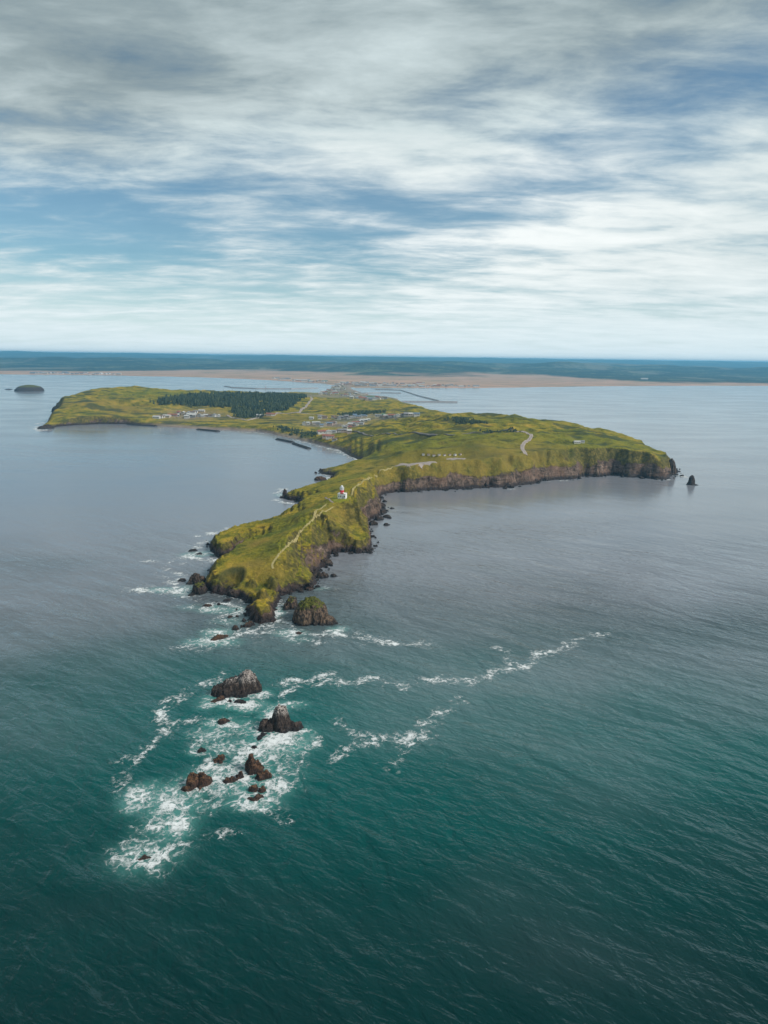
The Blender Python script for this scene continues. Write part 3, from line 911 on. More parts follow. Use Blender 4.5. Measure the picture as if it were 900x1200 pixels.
# ------------------------------------------------------------------ sea rocks and stacks
mr, q = material('sea_rock')
geo = q.new('ShaderNodeNewGeometry')
pos = geo.outputs['Position']
sz = q.new('ShaderNodeSeparateXYZ')
q.put(sz.inputs[0], pos)
snn = q.new('ShaderNodeSeparateXYZ')
q.put(snn.inputs[0], geo.outputs['Normal'])
a1 = q.noise(pos, 0.5, 5.0, 0.65, 0.3)
a2 = q.noise(pos, 2.2, 4.0, 0.6)
vst = q.noise(q.scalev(pos, (0.7, 0.7, 0.3)), 1.0, 6.0, 0.68, 1.0)
rkc = q.ramp(q.math('ADD', q.math('MULTIPLY', a1, 0.5), q.math('MULTIPLY', vst, 0.5)),
             [(0.32, (0.022, 0.018, 0.018)), (0.48, (0.060, 0.043, 0.037)), (0.60, (0.115, 0.085, 0.07)), (0.72, (0.20, 0.15, 0.125))])
rkc = q.mix(q.math('MULTIPLY', q.attr('red'), q.ss(a2, 0.3, 0.6)), rkc, q.mix(a1, (0.075, 0.036, 0.020), (0.14, 0.062, 0.036)))
rkc = q.mix(q.math('MULTIPLY', q.attr('warm'), q.ss(vst, 0.38, 0.62)), rkc, (0.25, 0.165, 0.105))
gu = q.math('MULTIPLY', q.attr('guano'), q.ss(q.math('ADD', q.math('MULTIPLY', vst, 0.7), q.math('MULTIPLY', a2, 0.3)), 0.36, 0.56))
rkc = q.mix(gu, rkc, q.mix(a2, (0.36, 0.29, 0.26), (0.62, 0.56, 0.52)))
mo = q.ss(q.math('ADD', q.math('ADD', snn.outputs[2], q.math('MULTIPLY', q.math('SUBTRACT', a1, 0.5), 1.4)), q.math('SUBTRACT', q.attr('moss'), 1.0)), 0.35, 0.62)
rkc = q.mix(mo, rkc, q.ramp(a2, [(0.3, (0.06, 0.085, 0.014)), (0.55, (0.16, 0.17, 0.020)), (0.75, (0.26, 0.21, 0.03))]))
rkc = q.mix(q.math('MULTIPLY', q.ss(q.math('ADD', snn.outputs[2], q.math('MULTIPLY', q.math('SUBTRACT', a2, 0.5), 0.8)), 0.45, 0.85), q.attr('red')), rkc, (0.21, 0.108, 0.055))  # upward faces of the brown rocks painted lighter, as if lit from above
rkc = q.mix(q.ss(q.math('ADD', q.math('MULTIPLY', vst, 0.5), q.math('MULTIPLY', a2, 0.5)), 0.42, 0.56, 0.9, 0.0), rkc, (0.012, 0.010, 0.010))
wet = q.ss(q.math('ADD', sz.outputs[2], q.math('MULTIPLY', q.math('SUBTRACT', a1, 0.5), 2.4)), 0.5, 2.2, 1.0, 0.0)
wet = q.math('MULTIPLY', wet, q.math('SUBTRACT', 1.0, q.math('MULTIPLY', q.attr('red'), 0.6)))
rkc = q.mix(wet, rkc, (0.014, 0.012, 0.013))
nbp = q.bump(q.math('ADD', q.math('MULTIPLY', vst, 1.2), q.math('MULTIPLY', a2, 0.5)), 1.0, 1.0)
finish(q, principled(q, rkc, q.math('SUBTRACT', 0.9, q.math('MULTIPLY', wet, 0.45)), nbp, 0.35))


def sea_rock(label, px, py, lumps, guano=0.0, red=0.0, moss=0.0, warm=0.0, step=0.4, name='sea_rock', cat='rock', group=None, seed=0, crag=1.0):
    """lumps: (dx in photo pixels, depth offset m, half width px, half depth m, height m, power, yaw deg)"""
    c = at(px, py)
    mpp = np.linalg.norm(c - np.array([0, 0, CAM_Z])) / F_PX
    ang = math.atan2(c[0], c[1])
    ca, sa = math.cos(ang), math.sin(ang)
    R_ = max(max(abs(l[0]) * mpp + l[2] * mpp, abs(l[1]) + l[3]) for l in lumps) * 1.25 + 1.5
    xs = np.arange(-R_, R_ + step, step)
    U, Vv = np.meshgrid(xs, xs)                # U across the view, V away
    X = c[0] + U * ca + Vv * sa
    Y = c[1] - U * sa + Vv * ca
    w1 = U + (fbm(X / 3.6 + seed, Y / 3.6, 3, .6)) * 1.5 * crag
    w2 = Vv + (fbm(X / 3.6 + 30 + seed, Y / 3.6, 3, .6)) * 1.5 * crag
    Z = np.full(U.shape, -6.0)
    hmax = max(l[4] for l in lumps)
    for dxp, dv, rx, ry, h, pw, yaw in lumps:
        a, b = w1 - dxp * mpp, w2 - dv
        cy, sy = math.cos(R(yaw)), math.sin(R(yaw))
        a, b = a * cy + b * sy, -a * sy + b * cy
        r = np.sqrt((a / (rx * mpp)) ** 2 + (b / ry) ** 2)
        z = np.where(r < 1, h * (1 - np.clip(r, 0, 1) ** (1.6 if pw < 1 else 1.0)) ** pw, -(r - 1) * max(h, 1.5) * 1.6)
        Z = np.maximum(Z, z)
    body = sstep(Z, 0.1, 1.2)
    Z = Z + body * ((ridged(X / 3.2 + seed, Y / 3.2, 3) - 0.55) * min(2.2, 0.32 * hmax + 0.3) * crag + fbm(X / 1.3, Y / 1.3, 2) * 0.35 * crag)
    h0 = min(1.5, 0.3 * hmax + 0.25)
    q0 = Z / h0 + fbm(X / 4 + seed, Y / 4, 2) * 0.8
    fr = q0 - np.floor(q0)
    Z = Z + body * 0.75 * h0 * (sstep(fr, 0.3, 0.7) - fr)
    gy, gx = np.gradient(Z, step)
    sl = np.sqrt(gx * gx + gy * gy) + 1e-6
    k = np.clip((sl - 0.5) / 1.0, 0, 1)
    amp = (pn(X / 1.7, Y / 1.7, Z / 1.2) * 0.8 + pn(X / 0.8, Y / 0.8, Z / 0.6) * 0.35) * k * crag * min(1.0, hmax / 4)
    Uo, Vo = U - gx / sl * amp, Vv - gy / sl * amp
    xo = Uo * ca + Vo * sa
    yo = -Uo * sa + Vo * ca
    keep = Z > -1.2
    f = grid_faces(len(xs), len(xs), keep)
    zrel = np.clip(Z / hmax, 0, 1.3)
    gu_ = guano * sstep(zrel + 0.12 * fbm(X / 2.5, Y / 2.5, 2), 0.56, 0.74) * (1 if guano else 0)
    mo_ = moss * sstep(zrel, 0.45, 0.75)
    V3, f, g1, m1 = compact(np.stack([xo, yo, Z], -1).reshape(-1, 3), f, gu_.ravel(), mo_.ravel())
    me = mesh_np(name, V3, f)
    add_attr(me, 'guano', g1)
    add_attr(me, 'moss', m1)
    add_attr(me, 'red', np.full(len(V3), red))
    add_attr(me, 'warm', np.full(len(V3), warm))
    o = link(name, me, mr, label=label, cat=cat, group=group)
    o.location = (c[0], c[1], 0)
    return o


G1 = 'rocks standing offshore of the cape'
sea_rock('largest offshore rock, long and black with a pale whitened peak at its right end', 276, 811,
         [(13, 1.5, 13, 5.4, 9.0, .42, 0), (-2, 0.5, 17, 5.2, 6.2, .5, 8), (-16, -0.5, 12, 3.6, 4.0, .65, 0), (21, 0, 8, 3.4, 3.8, .6, 0), (2, -3.0, 13, 3.2, 3.0, .7, 0)],
         guano=1.0, group=G1, seed=3)
sea_rock('low reddish ledge sloping down in front of the largest offshore rock', 257, 820,
         [(0, 0, 10, 1.7, 1.5, .7, 28), (-5, -1.2, 5, 1.3, .9, .7, 10)], red=.8, group=G1, seed=5, step=.3)
sea_rock('small black hump awash in the foam below the largest offshore rock', 281, 823, [(0, 0, 6, 1.6, 1.3, .7, -10), (5, -.8, 3, 1.0, .7, .7, 0)], group=G1, seed=8, step=.25)
sea_rock('tiny dark knob between reddish ledge and black hump in white foam', 269, 822, [(0, 0, 2.4, 1.2, .9, .7, 0)], group=G1, seed=9, step=.2)
sea_rock('steep pale-topped offshore pinnacle with dark spreading foot', 329, 853,
         [(-1, 1.0, 10.5, 4.4, 9.6, .42, 0), (2, 0.5, 13, 4.6, 5.0, .7, 0), (-14, -.3, 10, 2.6, 4.2, .9, 0), (13, -1.2, 11, 2.8, 2.8, .7, -8), (2, -3.2, 5, 1.8, 1.7, .7, 0)],
         guano=1.0, group=G1, seed=12)
sea_rock('thin curved dark ledge at the foot of the pale pinnacle', 304, 864, [(0, 0, 6, .9, .8, .7, 38), (4, 1.8, 3, .8, .6, .7, 0)], group=G1, seed=14, step=.22)
sea_rock('small flat maroon rock ringed with foam, below the largest offshore rock', 262, 846.5, [(0, 0, 6.5, 1.5, 1.5, .7, 10)], red=.6, group=G1, seed=15, step=.25)
sea_rock('smallest dark rock at the left edge of the churned foam', 235, 880, [(0, 0, 3.2, 1.1, 1.2, .7, 0), (3, -.3, 3, .8, .6, .7, 0)], group=G1, seed=16, step=.2)
sea_rock('rusty brown crooked rock in the middle of the foam field', 258, 891, [(-3, -.6, 4.5, 1.5, 1.9, .7, 0), (3, .8, 4.5, 1.3, 1.8, .7, 20)], red=1, group=G1, seed=18, step=.25)
sea_rock('brown pyramid-shaped rock in the foam with a black foot', 297, 903, [(-1.5, .8, 6.5, 3.0, 5.6, .6, 0), (2, -.6, 10, 2.6, 2.8, .5, 0)], red=.75, group=G1, seed=20, step=.3)
sea_rock('dark pebble-sized rock just behind the brown pyramid rock', 297, 877, [(0, 0, 2.8, 1.1, 1.0, .7, 0)], group=G1, seed=21, step=.2)
sea_rock('broad rusty rock with two rounded heads, leftmost of the offshore rocks', 231, 921,
         [(-4, .8, 7.5, 2.8, 4.6, .6, 0), (7, .9, 7.5, 2.8, 4.2, .6, 0), (-10, -1.2, 5, 1.7, 1.8, .7, 20), (4, -1.6, 4, 1.5, 1.2, .7, 0)], red=1, group=G1, seed=24, step=.3)
sea_rock('long jagged brown rock between two-headed rock and brown pyramid', 275, 914, [(-4, -.6, 7.5, 1.5, 1.8, .7, 15), (6, 1.0, 4.5, 1.3, 2.6, .8, 15)], red=.8, group=G1, seed=27, step=.25)
sea_rock('slanting brown slab just right of the brown pyramid rock', 310, 911, [(0, 0, 8.5, 1.8, 2.6, .7, 32)], red=.85, group=G1, seed=29, step=.25)
sea_rock('small rounded brown rock in front of the brown pyramid', 297, 925, [(0, 0, 5, 1.7, 1.9, .65, 0)], red=1, group=G1, seed=31, step=.22)
sea_rock('tiny maroon rock touching the small rounded brown rock on its right', 306.5, 926, [(0, 0, 3.4, 1.2, 1.3, .7, 30)], red=1, group=G1, seed=33, step=.2)
sea_rock('low dark rock nearest the viewer in the pyramid rock cluster', 301, 935.5, [(2, 0, 5, 1.1, 1.3, .7, 10), (-5, -.3, 4, .8, .7, .7, 0)], red=.7, group=G1, seed=35, step=.22)
sea_rock('lone sliver of dark rock in the nearest patch of surf', 166.5, 1006, [(0, 0, 6, .9, .8, .7, 12)], red=.6, group=G1, seed=37, step=.2)

G2 = 'rocks around the foot of the cape'
sea_rock('big square sea stack with grassy top beside the cape tip', 367, 729,
         [(-2, 3.5, 19, 9.0, 13.5, .35, 0), (-10, 1.0, 12, 7.0, 10.5, .4, 0), (12, 0, 14, 6.0, 5.5, .8, 0), (20, -2.5, 8, 3.0, 2.0, .8, 0)],
         moss=1.0, warm=.85, group=G2, seed=41, step=.45, name='sea_stack', cat='sea stack')
sea_rock('smaller mossy stack wedged between the cape tip and the square stack', 342, 712,
         [(0, 1, 8, 4.2, 6.5, .6, 0), (-5, -1, 5, 3.0, 3.5, .7, 0), (4, -1.5, 6, 2.4, 2.5, .7, 0)], moss=.85, warm=.5, group=G2, seed=43, step=.35, name='sea_stack', cat='sea stack')
sea_rock('low purplish reef in the white water at the foot of the square stack', 350, 742, [(0, 0, 4, 2.2, 1.0, .7, 60)], red=.6, group=G2, seed=45, step=.3)
sea_rock('rounded dark rock standing clear off the western foot of the cape', 229, 683, [(1, 1, 8.5, 4.5, 6.0, .5, 0), (-5, -1, 5, 2.4, 2.4, .7, 0)], group=G2, seed=47, step=.35, warm=.2)
sea_rock('moss-topped rock pressed against the western foot of the cape', 235, 694, [(0, 0, 7.5, 5.0, 7.0, .5, 0), (-4, -2, 7, 2.5, 2.2, .7, 0)], moss=.9, group=G2, seed=49, step=.35)
sea_rock('small dark skerry left of the rounded dark rock', 213.5, 680.5, [(0, 0, 4.5, 2.0, 1.4, .7, 0)], group=G2, seed=51, step=.3)
sea_rock('narrow dark skerry in surf below the moss-topped rock', 224.5, 698, [(0, 0, 4, 1.6, 1.3, .7, 20)], group=G2, seed=52, step=.3)
sea_rock('dark red skerry awash in the cove west of the tip', 243.5, 710, [(0, 0, 4.6, 2.0, 1.3, .7, 10)], red=.5, group=G2, seed=53, step=.3)
sea_rock('little black skerry beside the dark red skerry', 256, 708.5, [(0, 0, 2.5, 1.4, 1.2, .7, 0)], group=G2, seed=54, step=.25)
sea_rock('flat black skerry near the shore of the western cove', 265.5, 704, [(0, 0, 4, 1.8, 1.4, .7, 0)], group=G2, seed=55, step=.3)
sea_rock('tiny skerry in the foam left of the tip, outer one of a pair', 269, 723.5, [(0, 0, 2.3, 1.3, 1.0, .7, 0)], group=G2, seed=56, step=.25, red=.4)
sea_rock('tiny skerry in the foam left of the tip, inner one of a pair', 279, 722.5, [(0, 0, 2.6, 1.4, 1.0, .7, 20)], group=G2, seed=57, step=.25, red=.4)
sea_rock('wide maroon reef at the seaward end of the reef chain', 256, 748, [(0, 0, 8.5, 3.2, 1.7, .7, 15), (-6, -1.5, 5, 2, 1.2, .7, 0), (7, 1.5, 5, 2, 1.2, .7, 0)], red=.85, group=G2, seed=58, step=.35)
sea_rock('dark middle rock of the reef chain off the tip', 276, 737, [(0, 0, 4.5, 2.4, 2.2, .7, 20)], red=.3, group=G2, seed=59, step=.3)
sea_rock('dark ragged rock joining the reef chain to the tip', 290.5, 733.5, [(0, 0, 7.5, 2.4, 2.2, .7, 18), (4, 1.2, 3.5, 2, 2.6, .7, 0)], red=.3, group=G2, seed=60, step=.3)
sea_rock('grey-topped square block at the waterline left of the tip', 293, 715, [(0, 0, 4.5, 3.0, 3.2, .4, 30)], warm=.4, group=G2, seed=61, step=.3)
sea_rock('dark skerry in the surf west of the grassy promontory, larger of two', 226, 645.5, [(0, 0, 5, 2.4, 1.5, .7, 0)], group=G2, seed=62, step=.35)
sea_rock('dark skerry in the surf west of the grassy promontory, smaller of two', 233.5, 649.5, [(0, 0, 3.5, 1.8, 1.3, .7, 0)], group=G2, seed=63, step=.3)
sea_rock('large dark boulder at the water on the east side of the cape', 377, 676, [(0, 0, 8.5, 4.0, 3.4, .6, -10), (-6, 1, 6, 3, 2.6, .6, 0)], group=G2, seed=64, step=.4, warm=.15)
sea_rock('small dark boulder just seaward of the large east-side boulder', 391, 675.5, [(0, 0, 3.8, 2.0, 1.8, .6, 0)], group=G2, seed=65, step=.3)
sea_rock('low boulder under the east slope near the arm of rock', 384, 661, [(0, 0, 7, 4.0, 3.2, .6, 20)], group=G2, seed=66, step=.4, warm=.3)
sea_rock('dark shelf rock at the foot of the eastern gully', 362, 690.5, [(0, 0, 6, 3, 2.2, .6, 0)], red=.4, group=G2, seed=67, step=.35)
for i, (x_, y_, w_, h_, lab) in enumerate([(427, 618, 6, 5.0, 'tallest black boulder behind the arm of rock'), (437, 615, 5.5, 3.6, 'blocky black boulder next to the tallest black boulder'),
                                           (421, 616, 5, 4.0, 'black boulder tucked against the cliff behind the arm'), (444, 609, 6, 3.2, 'flat-topped black boulder midway along the bay boulders'),
                                           (453, 606, 5, 2.4, 'black boulder at the outer edge of the bay boulders'), (452.5, 615.5, 3.6, 1.9, 'lone black boulder standing in open water of the bay'),
                                           (448, 601, 7, 3.4, 'wide black boulder under the inner bay cliff'), (456.5, 607.5, 3, 1.5, 'tiny outermost rock off the bay boulders'),
                                           (447, 593, 7, 3.0, 'dark shelf rock at the inner corner of the bay'), (459, 596, 3, 1.3, 'small rock awash near the inner bay corner')]):
    sea_rock(lab, x_, y_, [(0, 0, w_, w_ * .62, h_, .55, 13 * i)], group='black boulders along the bay', seed=70 + i, step=.45)
sea_rock('tall dark rock finger standing off the north-west point', 333.5, 583, [(0, 0, 3.2, 2.2, 9.5, .5, 0), (0, 0, 5.5, 4.0, 2.5, .7, 0)], group=G2, seed=82, step=.45, name='sea_stack', cat='sea stack')
sea_rock('brown islet in the cove below the lighthouse, west side', 375.5, 562.5, [(-1, 0, 6, 6.0, 4.6, .5, 0), (3, 1, 4, 4, 3.6, .5, 0)], red=.5, group=G2, seed=84, step=.6)
sea_rock('slim dark sea stack off the far eastern cliffs', 810, 568, [(0, 0, 3.6, 3.5, 11.5, .35, 0), (-1.5, 0, 3.0, 3.0, 6.0, .5, 0), (1, 0, 6, 5, 1.2, .8, 0)], seed=86, step=.6, name='sea_stack', cat='sea stack', crag=.8)
sea_rock('rock pillar leaning on the eastern end of the cliffs', 785.5, 556, [(0, 0, 5, 5, 22, .35, 0), (-4, 2, 5, 5, 17, .4, 0)], warm=.4, seed=88, step=.8, name='sea_stack', cat='sea stack')
sea_rock('flat-topped wooded islet far off to the left', 35, 458, [(0, 0, 13, 50, 23, .32, 0), (-4, -10, 10, 40, 17, .4, 0), (6, 0, 7, 40, 18, .35, 0)], moss=.7, seed=90, step=4.0, name='islet', cat='islet', crag=2.0)
sea_rock('low dark skerry left of the flat-topped islet', 10, 456.5, [(0, 0, 4, 10, 3, .7, 0)], seed=92, step=3, crag=1.5)
sea_rock('dark wave-cut rock at the point of the western headland', 50, 502.5, [(0, 0, 5, 9, 6, .6, 20), (5, 6, 6, 10, 8, .6, 0)], seed=93, step=1.2, group='rocks of the western headland', crag=1.5)
sea_rock('dark cliff buttress behind the western headland', 67, 482, [(0, 0, 5, 20, 14, .5, 0)], seed=94, step=2, group='rocks of the western headland', crag=2)

# ------------------------------------------------------------------ loose boulders along the cliff feet (too many to count)
def boulder_field(name, i0, i1, count, label, reach=4.0, big=1.7):
    lat, lon = 5, 7
    base = [(0, 0, 1.0)]
    for a in range(1, lat):
        for b in range(lon):
            th, ph = math.pi * a / lat, 2 * math.pi * (b + .5 * (a % 2)) / lon
            base.append((math.sin(th) * math.cos(ph), math.sin(th) * math.sin(ph), math.cos(th)))
    base.append((0, 0, -1.0))
    F = [(0, 1 + b, 1 + (b + 1) % lon) for b in range(lon)]
    for a in range(lat - 2):
        for b in range(lon):
            p_, q_ = 1 + a * lon + b, 1 + a * lon + (b + 1) % lon
            F += [(p_, p_ + lon, q_ + lon), (p_, q_ + lon, q_)]
    last = len(base) - 1
    F += [(last, 1 + (lat - 2) * lon + (b + 1) % lon, 1 + (lat - 2) * lon + b) for b in range(lon)]
    base, F = np.array(base), np.array(F)
    seg = coast[i0:i1]
    L = np.r_[0, np.cumsum(np.linalg.norm(np.diff(seg, axis=0), axis=1))]
    t = rng.uniform(0, L[-1], count)
    keep = fbm(t / 14.0, t * 0 + i0, 2) > -0.12
    t = t[keep]
    k = len(t)
    c = np.stack([np.interp(t, L, seg[:, 0]), np.interp(t, L, seg[:, 1])], 1) + rng.normal(0, reach, (k, 2))
    zz = np.maximum(terrain(c[:, 0], c[:, 1], True)[0], -0.3)
    ok = zz < 3.5
    c, zz = c[ok], zz[ok]
    k = len(c)
    r = 0.4 + big * rng.uniform(0, 1, k) ** 2.5
    rnd = rng.uniform(0.65, 1.25, (k, len(base), 1))
    Vv = base[None] * rnd * r[:, None, None] * rng.uniform(.7, 1.3, (k, 1, 3))
    Vv[..., 0] += c[:, 0:1]
    Vv[..., 1] += c[:, 1:2]
    Vv[..., 2] += zz[:, None] + 0.15
    Fa = (F[None] + (np.arange(k) * len(base))[:, None, None]).reshape(-1, 3)
    link(name, mesh_np(name, Vv.reshape(-1, 3), Fa, False), mr, kind='stuff', label=label, cat='boulders')


boulder_field('shore_boulders', 3, 30, 700, 'loose dark boulders strewn along the eastern shore of the cape')
boulder_field('shore_boulders', 28, 46, 500, 'fallen boulders along the foot of the long eastern cliffs', 4.5, 2.6)
boulder_field('shore_boulders', len(coast) - 46, len(coast), 420, 'loose dark boulders around the western shore of the cape', 3.0)

# ------------------------------------------------------------------ roads, paths, car parks
M_path = plain('trodden_path', (0.36, 0.30, 0.13), 0.9, 0.2, 0.8)
M_road = plain('worn_asphalt', (0.17, 0.155, 0.145), 0.85, 0.15, 0.3)
M_gravel = plain('pale_gravel', (0.34, 0.285, 0.255), 0.9, 0.18, 0.25)


def ribbon(name, pts, width, mat, lift, label=None, step=2.0, fade=True):
    w = np.array([hit(*p)[:2] for p in pts])
    # smooth resample
    seg = np.r_[0, np.cumsum(np.linalg.norm(np.diff(w, axis=0), axis=1))]
    s_ = np.arange(0, seg[-1], step)
    c = np.stack([np.interp(s_, seg, w[:, 0]), np.interp(s_, seg, w[:, 1])], 1)
    for _ in range(int(10 / step) + 2):
        c[1:-1] = (c[:-2] + 2 * c[1:-1] + c[2:]) / 4
    tg = np.gradient(c, axis=0)
    tg /= np.linalg.norm(tg, axis=1)[:, None] + 1e-9
    nr = np.stack([-tg[:, 1], tg[:, 0]], 1)
    k = 5
    rows = []
    for j in range(k):
        u = (j / (k - 1) - .5) * width
        wob = 1 + 0.25 * pn(s_ / 7.0 + 11, s_ * 0 + j)
        p = c + nr * (u * wob)[:, None]
        z = terrain(p[:, 0], p[:, 1])[0]
        rows.append((p, z))
    zz = np.stack([r[1] for r in rows], 1)
    zc = np.maximum(zz, zz.mean(1, keepdims=True))
    V = np.concatenate([np.stack([r[0] for r in rows], 1), (zc + lift)[..., None]], -1).reshape(-1, 3)
    f = grid_faces(k, len(c))
    # skirt closes the edges down into the turf
    nv = len(V)
    e = [np.arange(len(c)) * k, np.arange(len(c)) * k + k - 1]
    for ei in e:
        low = V[ei].copy()
        low[:, 2] -= lift + 0.8
        b = len(V)
        V = np.concatenate([V, low])
        a = np.stack([ei[:-1], ei[1:], b + np.arange(1, len(ei)), b + np.arange(len(ei) - 1)], 1)
        f = np.concatenate([f, a])
    return link(name, mesh_np(name, V, f), mat, kind='structure', label=label)


ribbon('footpath', [(320, 667), (318, 662), (326, 651), (334, 643), (342, 635), (350, 627), (356, 620), (364, 612), (369, 603), (376, 596), (383, 591)], 1.3, M_path, 0.12,
       'pale footpath climbing the grassy cape towards the lighthouse', 1.0)
ribbon('footpath', [(369, 606), (376, 602), (384, 598), (391, 594)], 1.0, M_path, 0.12, 'short spur of footpath below the lighthouse', 1.0)
ribbon('footpath', [(381, 583), (386, 586.5), (391, 590)], 1.4, M_gravel, 0.15, 'short pale track west of the lighthouse', 1.0)
ribbon('footpath', [(404, 582), (414, 573), (424, 566), (432, 560), (444, 554), (462, 547)], 1.6, M_path, 0.15, 'faint track from the lighthouse to the car park', 1.5)
ribbon('road', [(616, 533), (613, 528), (612, 523), (615, 518), (621, 514.5), (623, 511), (619, 508.5), (612, 506.5), (600, 505.5)], 5.0, M_gravel, 0.35,
       'winding pale road on the eastern plateau', 2.0)
ribbon('road', [(600, 505.5), (570, 508), (530, 511), (490, 510), (450, 509), (425, 509), (405, 507)], 3.5, M_road, 0.8, 'road from the village across the plateau', 3.0)
ribbon('road', [(349, 484), (356, 478), (362, 472), (366, 468), (360, 464.5)], 6.0, M_gravel, 0.5, 'pale road climbing past the dark wood', 4.0)
ribbon('road', [(266, 487), (290, 493), (305, 488), (325, 484), (349, 484), (372, 486), (395, 487)], 6.0, M_gravel, 0.5, 'pale road along the edge of the wood to the village', 4.0)
ribbon('road', [(395, 487.5), (420, 491), (450, 490), (490, 489)], 4.0, M_road, 0.4, 'village street behind the blue-roofed row', 3.0)


def pad(name, outline, mat, lift, label, step=2.0):
    w = np.array([hit(*p)[:2] for p in outline])
    lo, hi = w.min(0) - 4, w.max(0) + 4
    xs, ys = np.arange(lo[0], hi[0], step), np.arange(lo[1], hi[1], step)
    X, Y = np.meshgrid(xs, ys)
    Z = terrain(X, Y)[0]
    Z = Z + lift
    sd_ = poly_sd(X + fbm(X / 9, Y / 9, 2) * 1.5, Y + fbm(X / 9 + 5, Y / 9, 2) * 1.5, w)
    f = grid_faces(len(xs), len(ys), sd_ > 0)
    Z = np.where(sd_ > 0, Z, Z - lift - 0.5)
    V, f = compact(np.stack([X, Y, Z], -1).reshape(-1, 3), f)
    return link(name, mesh_np(name, V, f), mat, kind='structure', label=label)


pad('car_park', [(463, 546.5), (470, 543), (490, 542.2), (512, 541.6), (512, 543.2), (492, 545), (478, 547.5)], M_gravel, 0.35, 'pinkish gravel car park at the cliff edge')
pad('car_park', [(520, 538), (532, 536.6), (546, 537), (544, 539), (528, 539.4)], M_gravel, 0.35, 'gravel yard beside the campsite huts')

# ------------------------------------------------------------------ lighthouse
def bx(x0, x1, y0, y1, z0, z1):
    v = [(x0, y0, z0), (x1, y0, z0), (x1, y1, z0), (x0, y1, z0), (x0, y0, z1), (x1, y0, z1), (x1, y1, z1), (x0, y1, z1)]
    f = [(0, 3, 2, 1), (4, 5, 6, 7), (0, 1, 5, 4), (1, 2, 6, 5), (2, 3, 7, 6), (3, 0, 4, 7)]
    return v, f


def poly_mesh(name, parts, smooth=False):
    V, F = [], []
    for v, f in parts:
        o = len(V)
        V += list(v)
        F += [tuple(i + o for i in q_) for q_ in f]
    me = bpy.data.meshes.new(name)
    me.from_pydata(V, [], F)
    me.polygons.foreach_set('use_smooth', [smooth] * len(F))
    me.update()
    return me


def lathe(prof, seg=16, cx=0, cy=0):
    V, F = [], []
    for r, z in prof:
        for i in range(seg):
            a = 2 * math.pi * i / seg
            V.append((cx + r * math.cos(a), cy + r * math.sin(a), z))
    for j in range(len(prof) - 1):
        for i in range(seg):
            F.append((j * seg + i, j * seg + (i + 1) % seg, (j + 1) * seg + (i + 1) % seg, (j + 1) * seg + i))
    F.append(tuple(range(seg))[::-1])
    F.append(tuple((len(prof) - 1) * seg + i for i in range(seg)))
    return V, F


M_white = plain('white_painted_concrete', (0.80, 0.79, 0.78), 0.6, 0.05, 0.8)
M_red = plain('red_paint', (0.62, 0.035, 0.05), 0.5, 0.08, 0.8)
M_grey = plain('grey_metal', (0.30, 0.31, 0.32), 0.5, 0.1, 1.0)
M_dark = plain('dark_window', (0.03, 0.035, 0.04), 0.2, 0.1, 1.0)
M_glass, q = material('lantern_glass')
finish(q, principled(q, (0.55, 0.60, 0.62), 0.08, None, 0.6))
lp = hit(401, 584)
lh = link('lighthouse', None, label='white lighthouse with a red band and low annex on the cape', cat='lighthouse')
lh.location = (lp[0], lp[1], lp[2] - 0.3)
lh.rotation_euler = (0, 0, R(-12))
tx, ty = -0.4, 0.6
link('annex', poly_mesh('annex', [bx(-3.3, 3.5, -2.4, 2.6, 0, 4.2), bx(-3.5, 3.7, -2.6, 2.8, 4.2, 4.5)]), M_white, lh)
dr = link('door', poly_mesh('door', [bx(0.9, 1.9, -2.46, -2.39, 0.3, 2.4)]), M_grey, lh)
link('handle', poly_mesh('handle', [bx(1.05, 1.13, -2.52, -2.455, 1.2, 1.4)]), M_dark, dr)
for wx_ in (-2.6, -1.0, 2.4):
    wn = link('window', poly_mesh('window', [bx(wx_, wx_ + .8, -2.45, -2.39, 1.5, 2.7)]), M_dark, lh)
    link('sill', poly_mesh('sill', [bx(wx_ - .1, wx_ + .9, -2.55, -2.395, 1.35, 1.49)]), M_white, wn)
link('tower', poly_mesh('tower', [lathe([(1.75, 4.45), (1.58, 7.9)], 8, tx, ty)]), M_white, lh)
link('red_band', poly_mesh('red_band', [lathe([(1.78, 5.2), (1.72, 7.05)], 8, tx, ty)]), M_red, lh, label='bright red painted band around the tower')
link('red_band', poly_mesh('red_band', [bx(-1.0, 1.9, -2.64, -2.402, 4.48, 5.3)]), M_red, lh)
gal = link('gallery', poly_mesh('gallery', [lathe([(1.5, 7.9), (2.05, 8.05), (2.05, 8.2)], 16, tx, ty)]), M_white, lh)
rails = [lathe([(0.03, 8.2), (0.03, 9.1)], 6, tx + 1.95 * math.cos(a), ty + 1.95 * math.sin(a)) for a in np.linspace(0, 2 * math.pi, 12, endpoint=False)]
link('railing', poly_mesh('railing', rails + [lathe([(1.98, 9.08), (2.0, 9.14), (1.92, 9.14)], 20, tx, ty)]), M_white, gal)
ln = link('lantern', poly_mesh('lantern', [lathe([(1.05, 8.2), (1.05, 10.0)], 12, tx, ty)]), M_glass, lh)
link('glazing_bars', poly_mesh('glazing_bars', [lathe([(0.05, 8.2), (0.05, 10.0)], 5, tx + 1.07 * math.cos(a), ty + 1.07 * math.sin(a)) for a in np.linspace(0, 2 * math.pi, 12, endpoint=False)]), M_white, ln)
dm = link('dome', poly_mesh('dome', [lathe([(1.25, 10.0), (1.15, 10.35), (0.8, 10.75), (0.3, 11.0), (0.08, 11.05)], 16, tx, ty)], True), M_white, lh)
link('finial', poly_mesh('finial', [lathe([(0.06, 11.0), (0.05, 12.0)], 6, tx, ty)]), M_grey, dm)
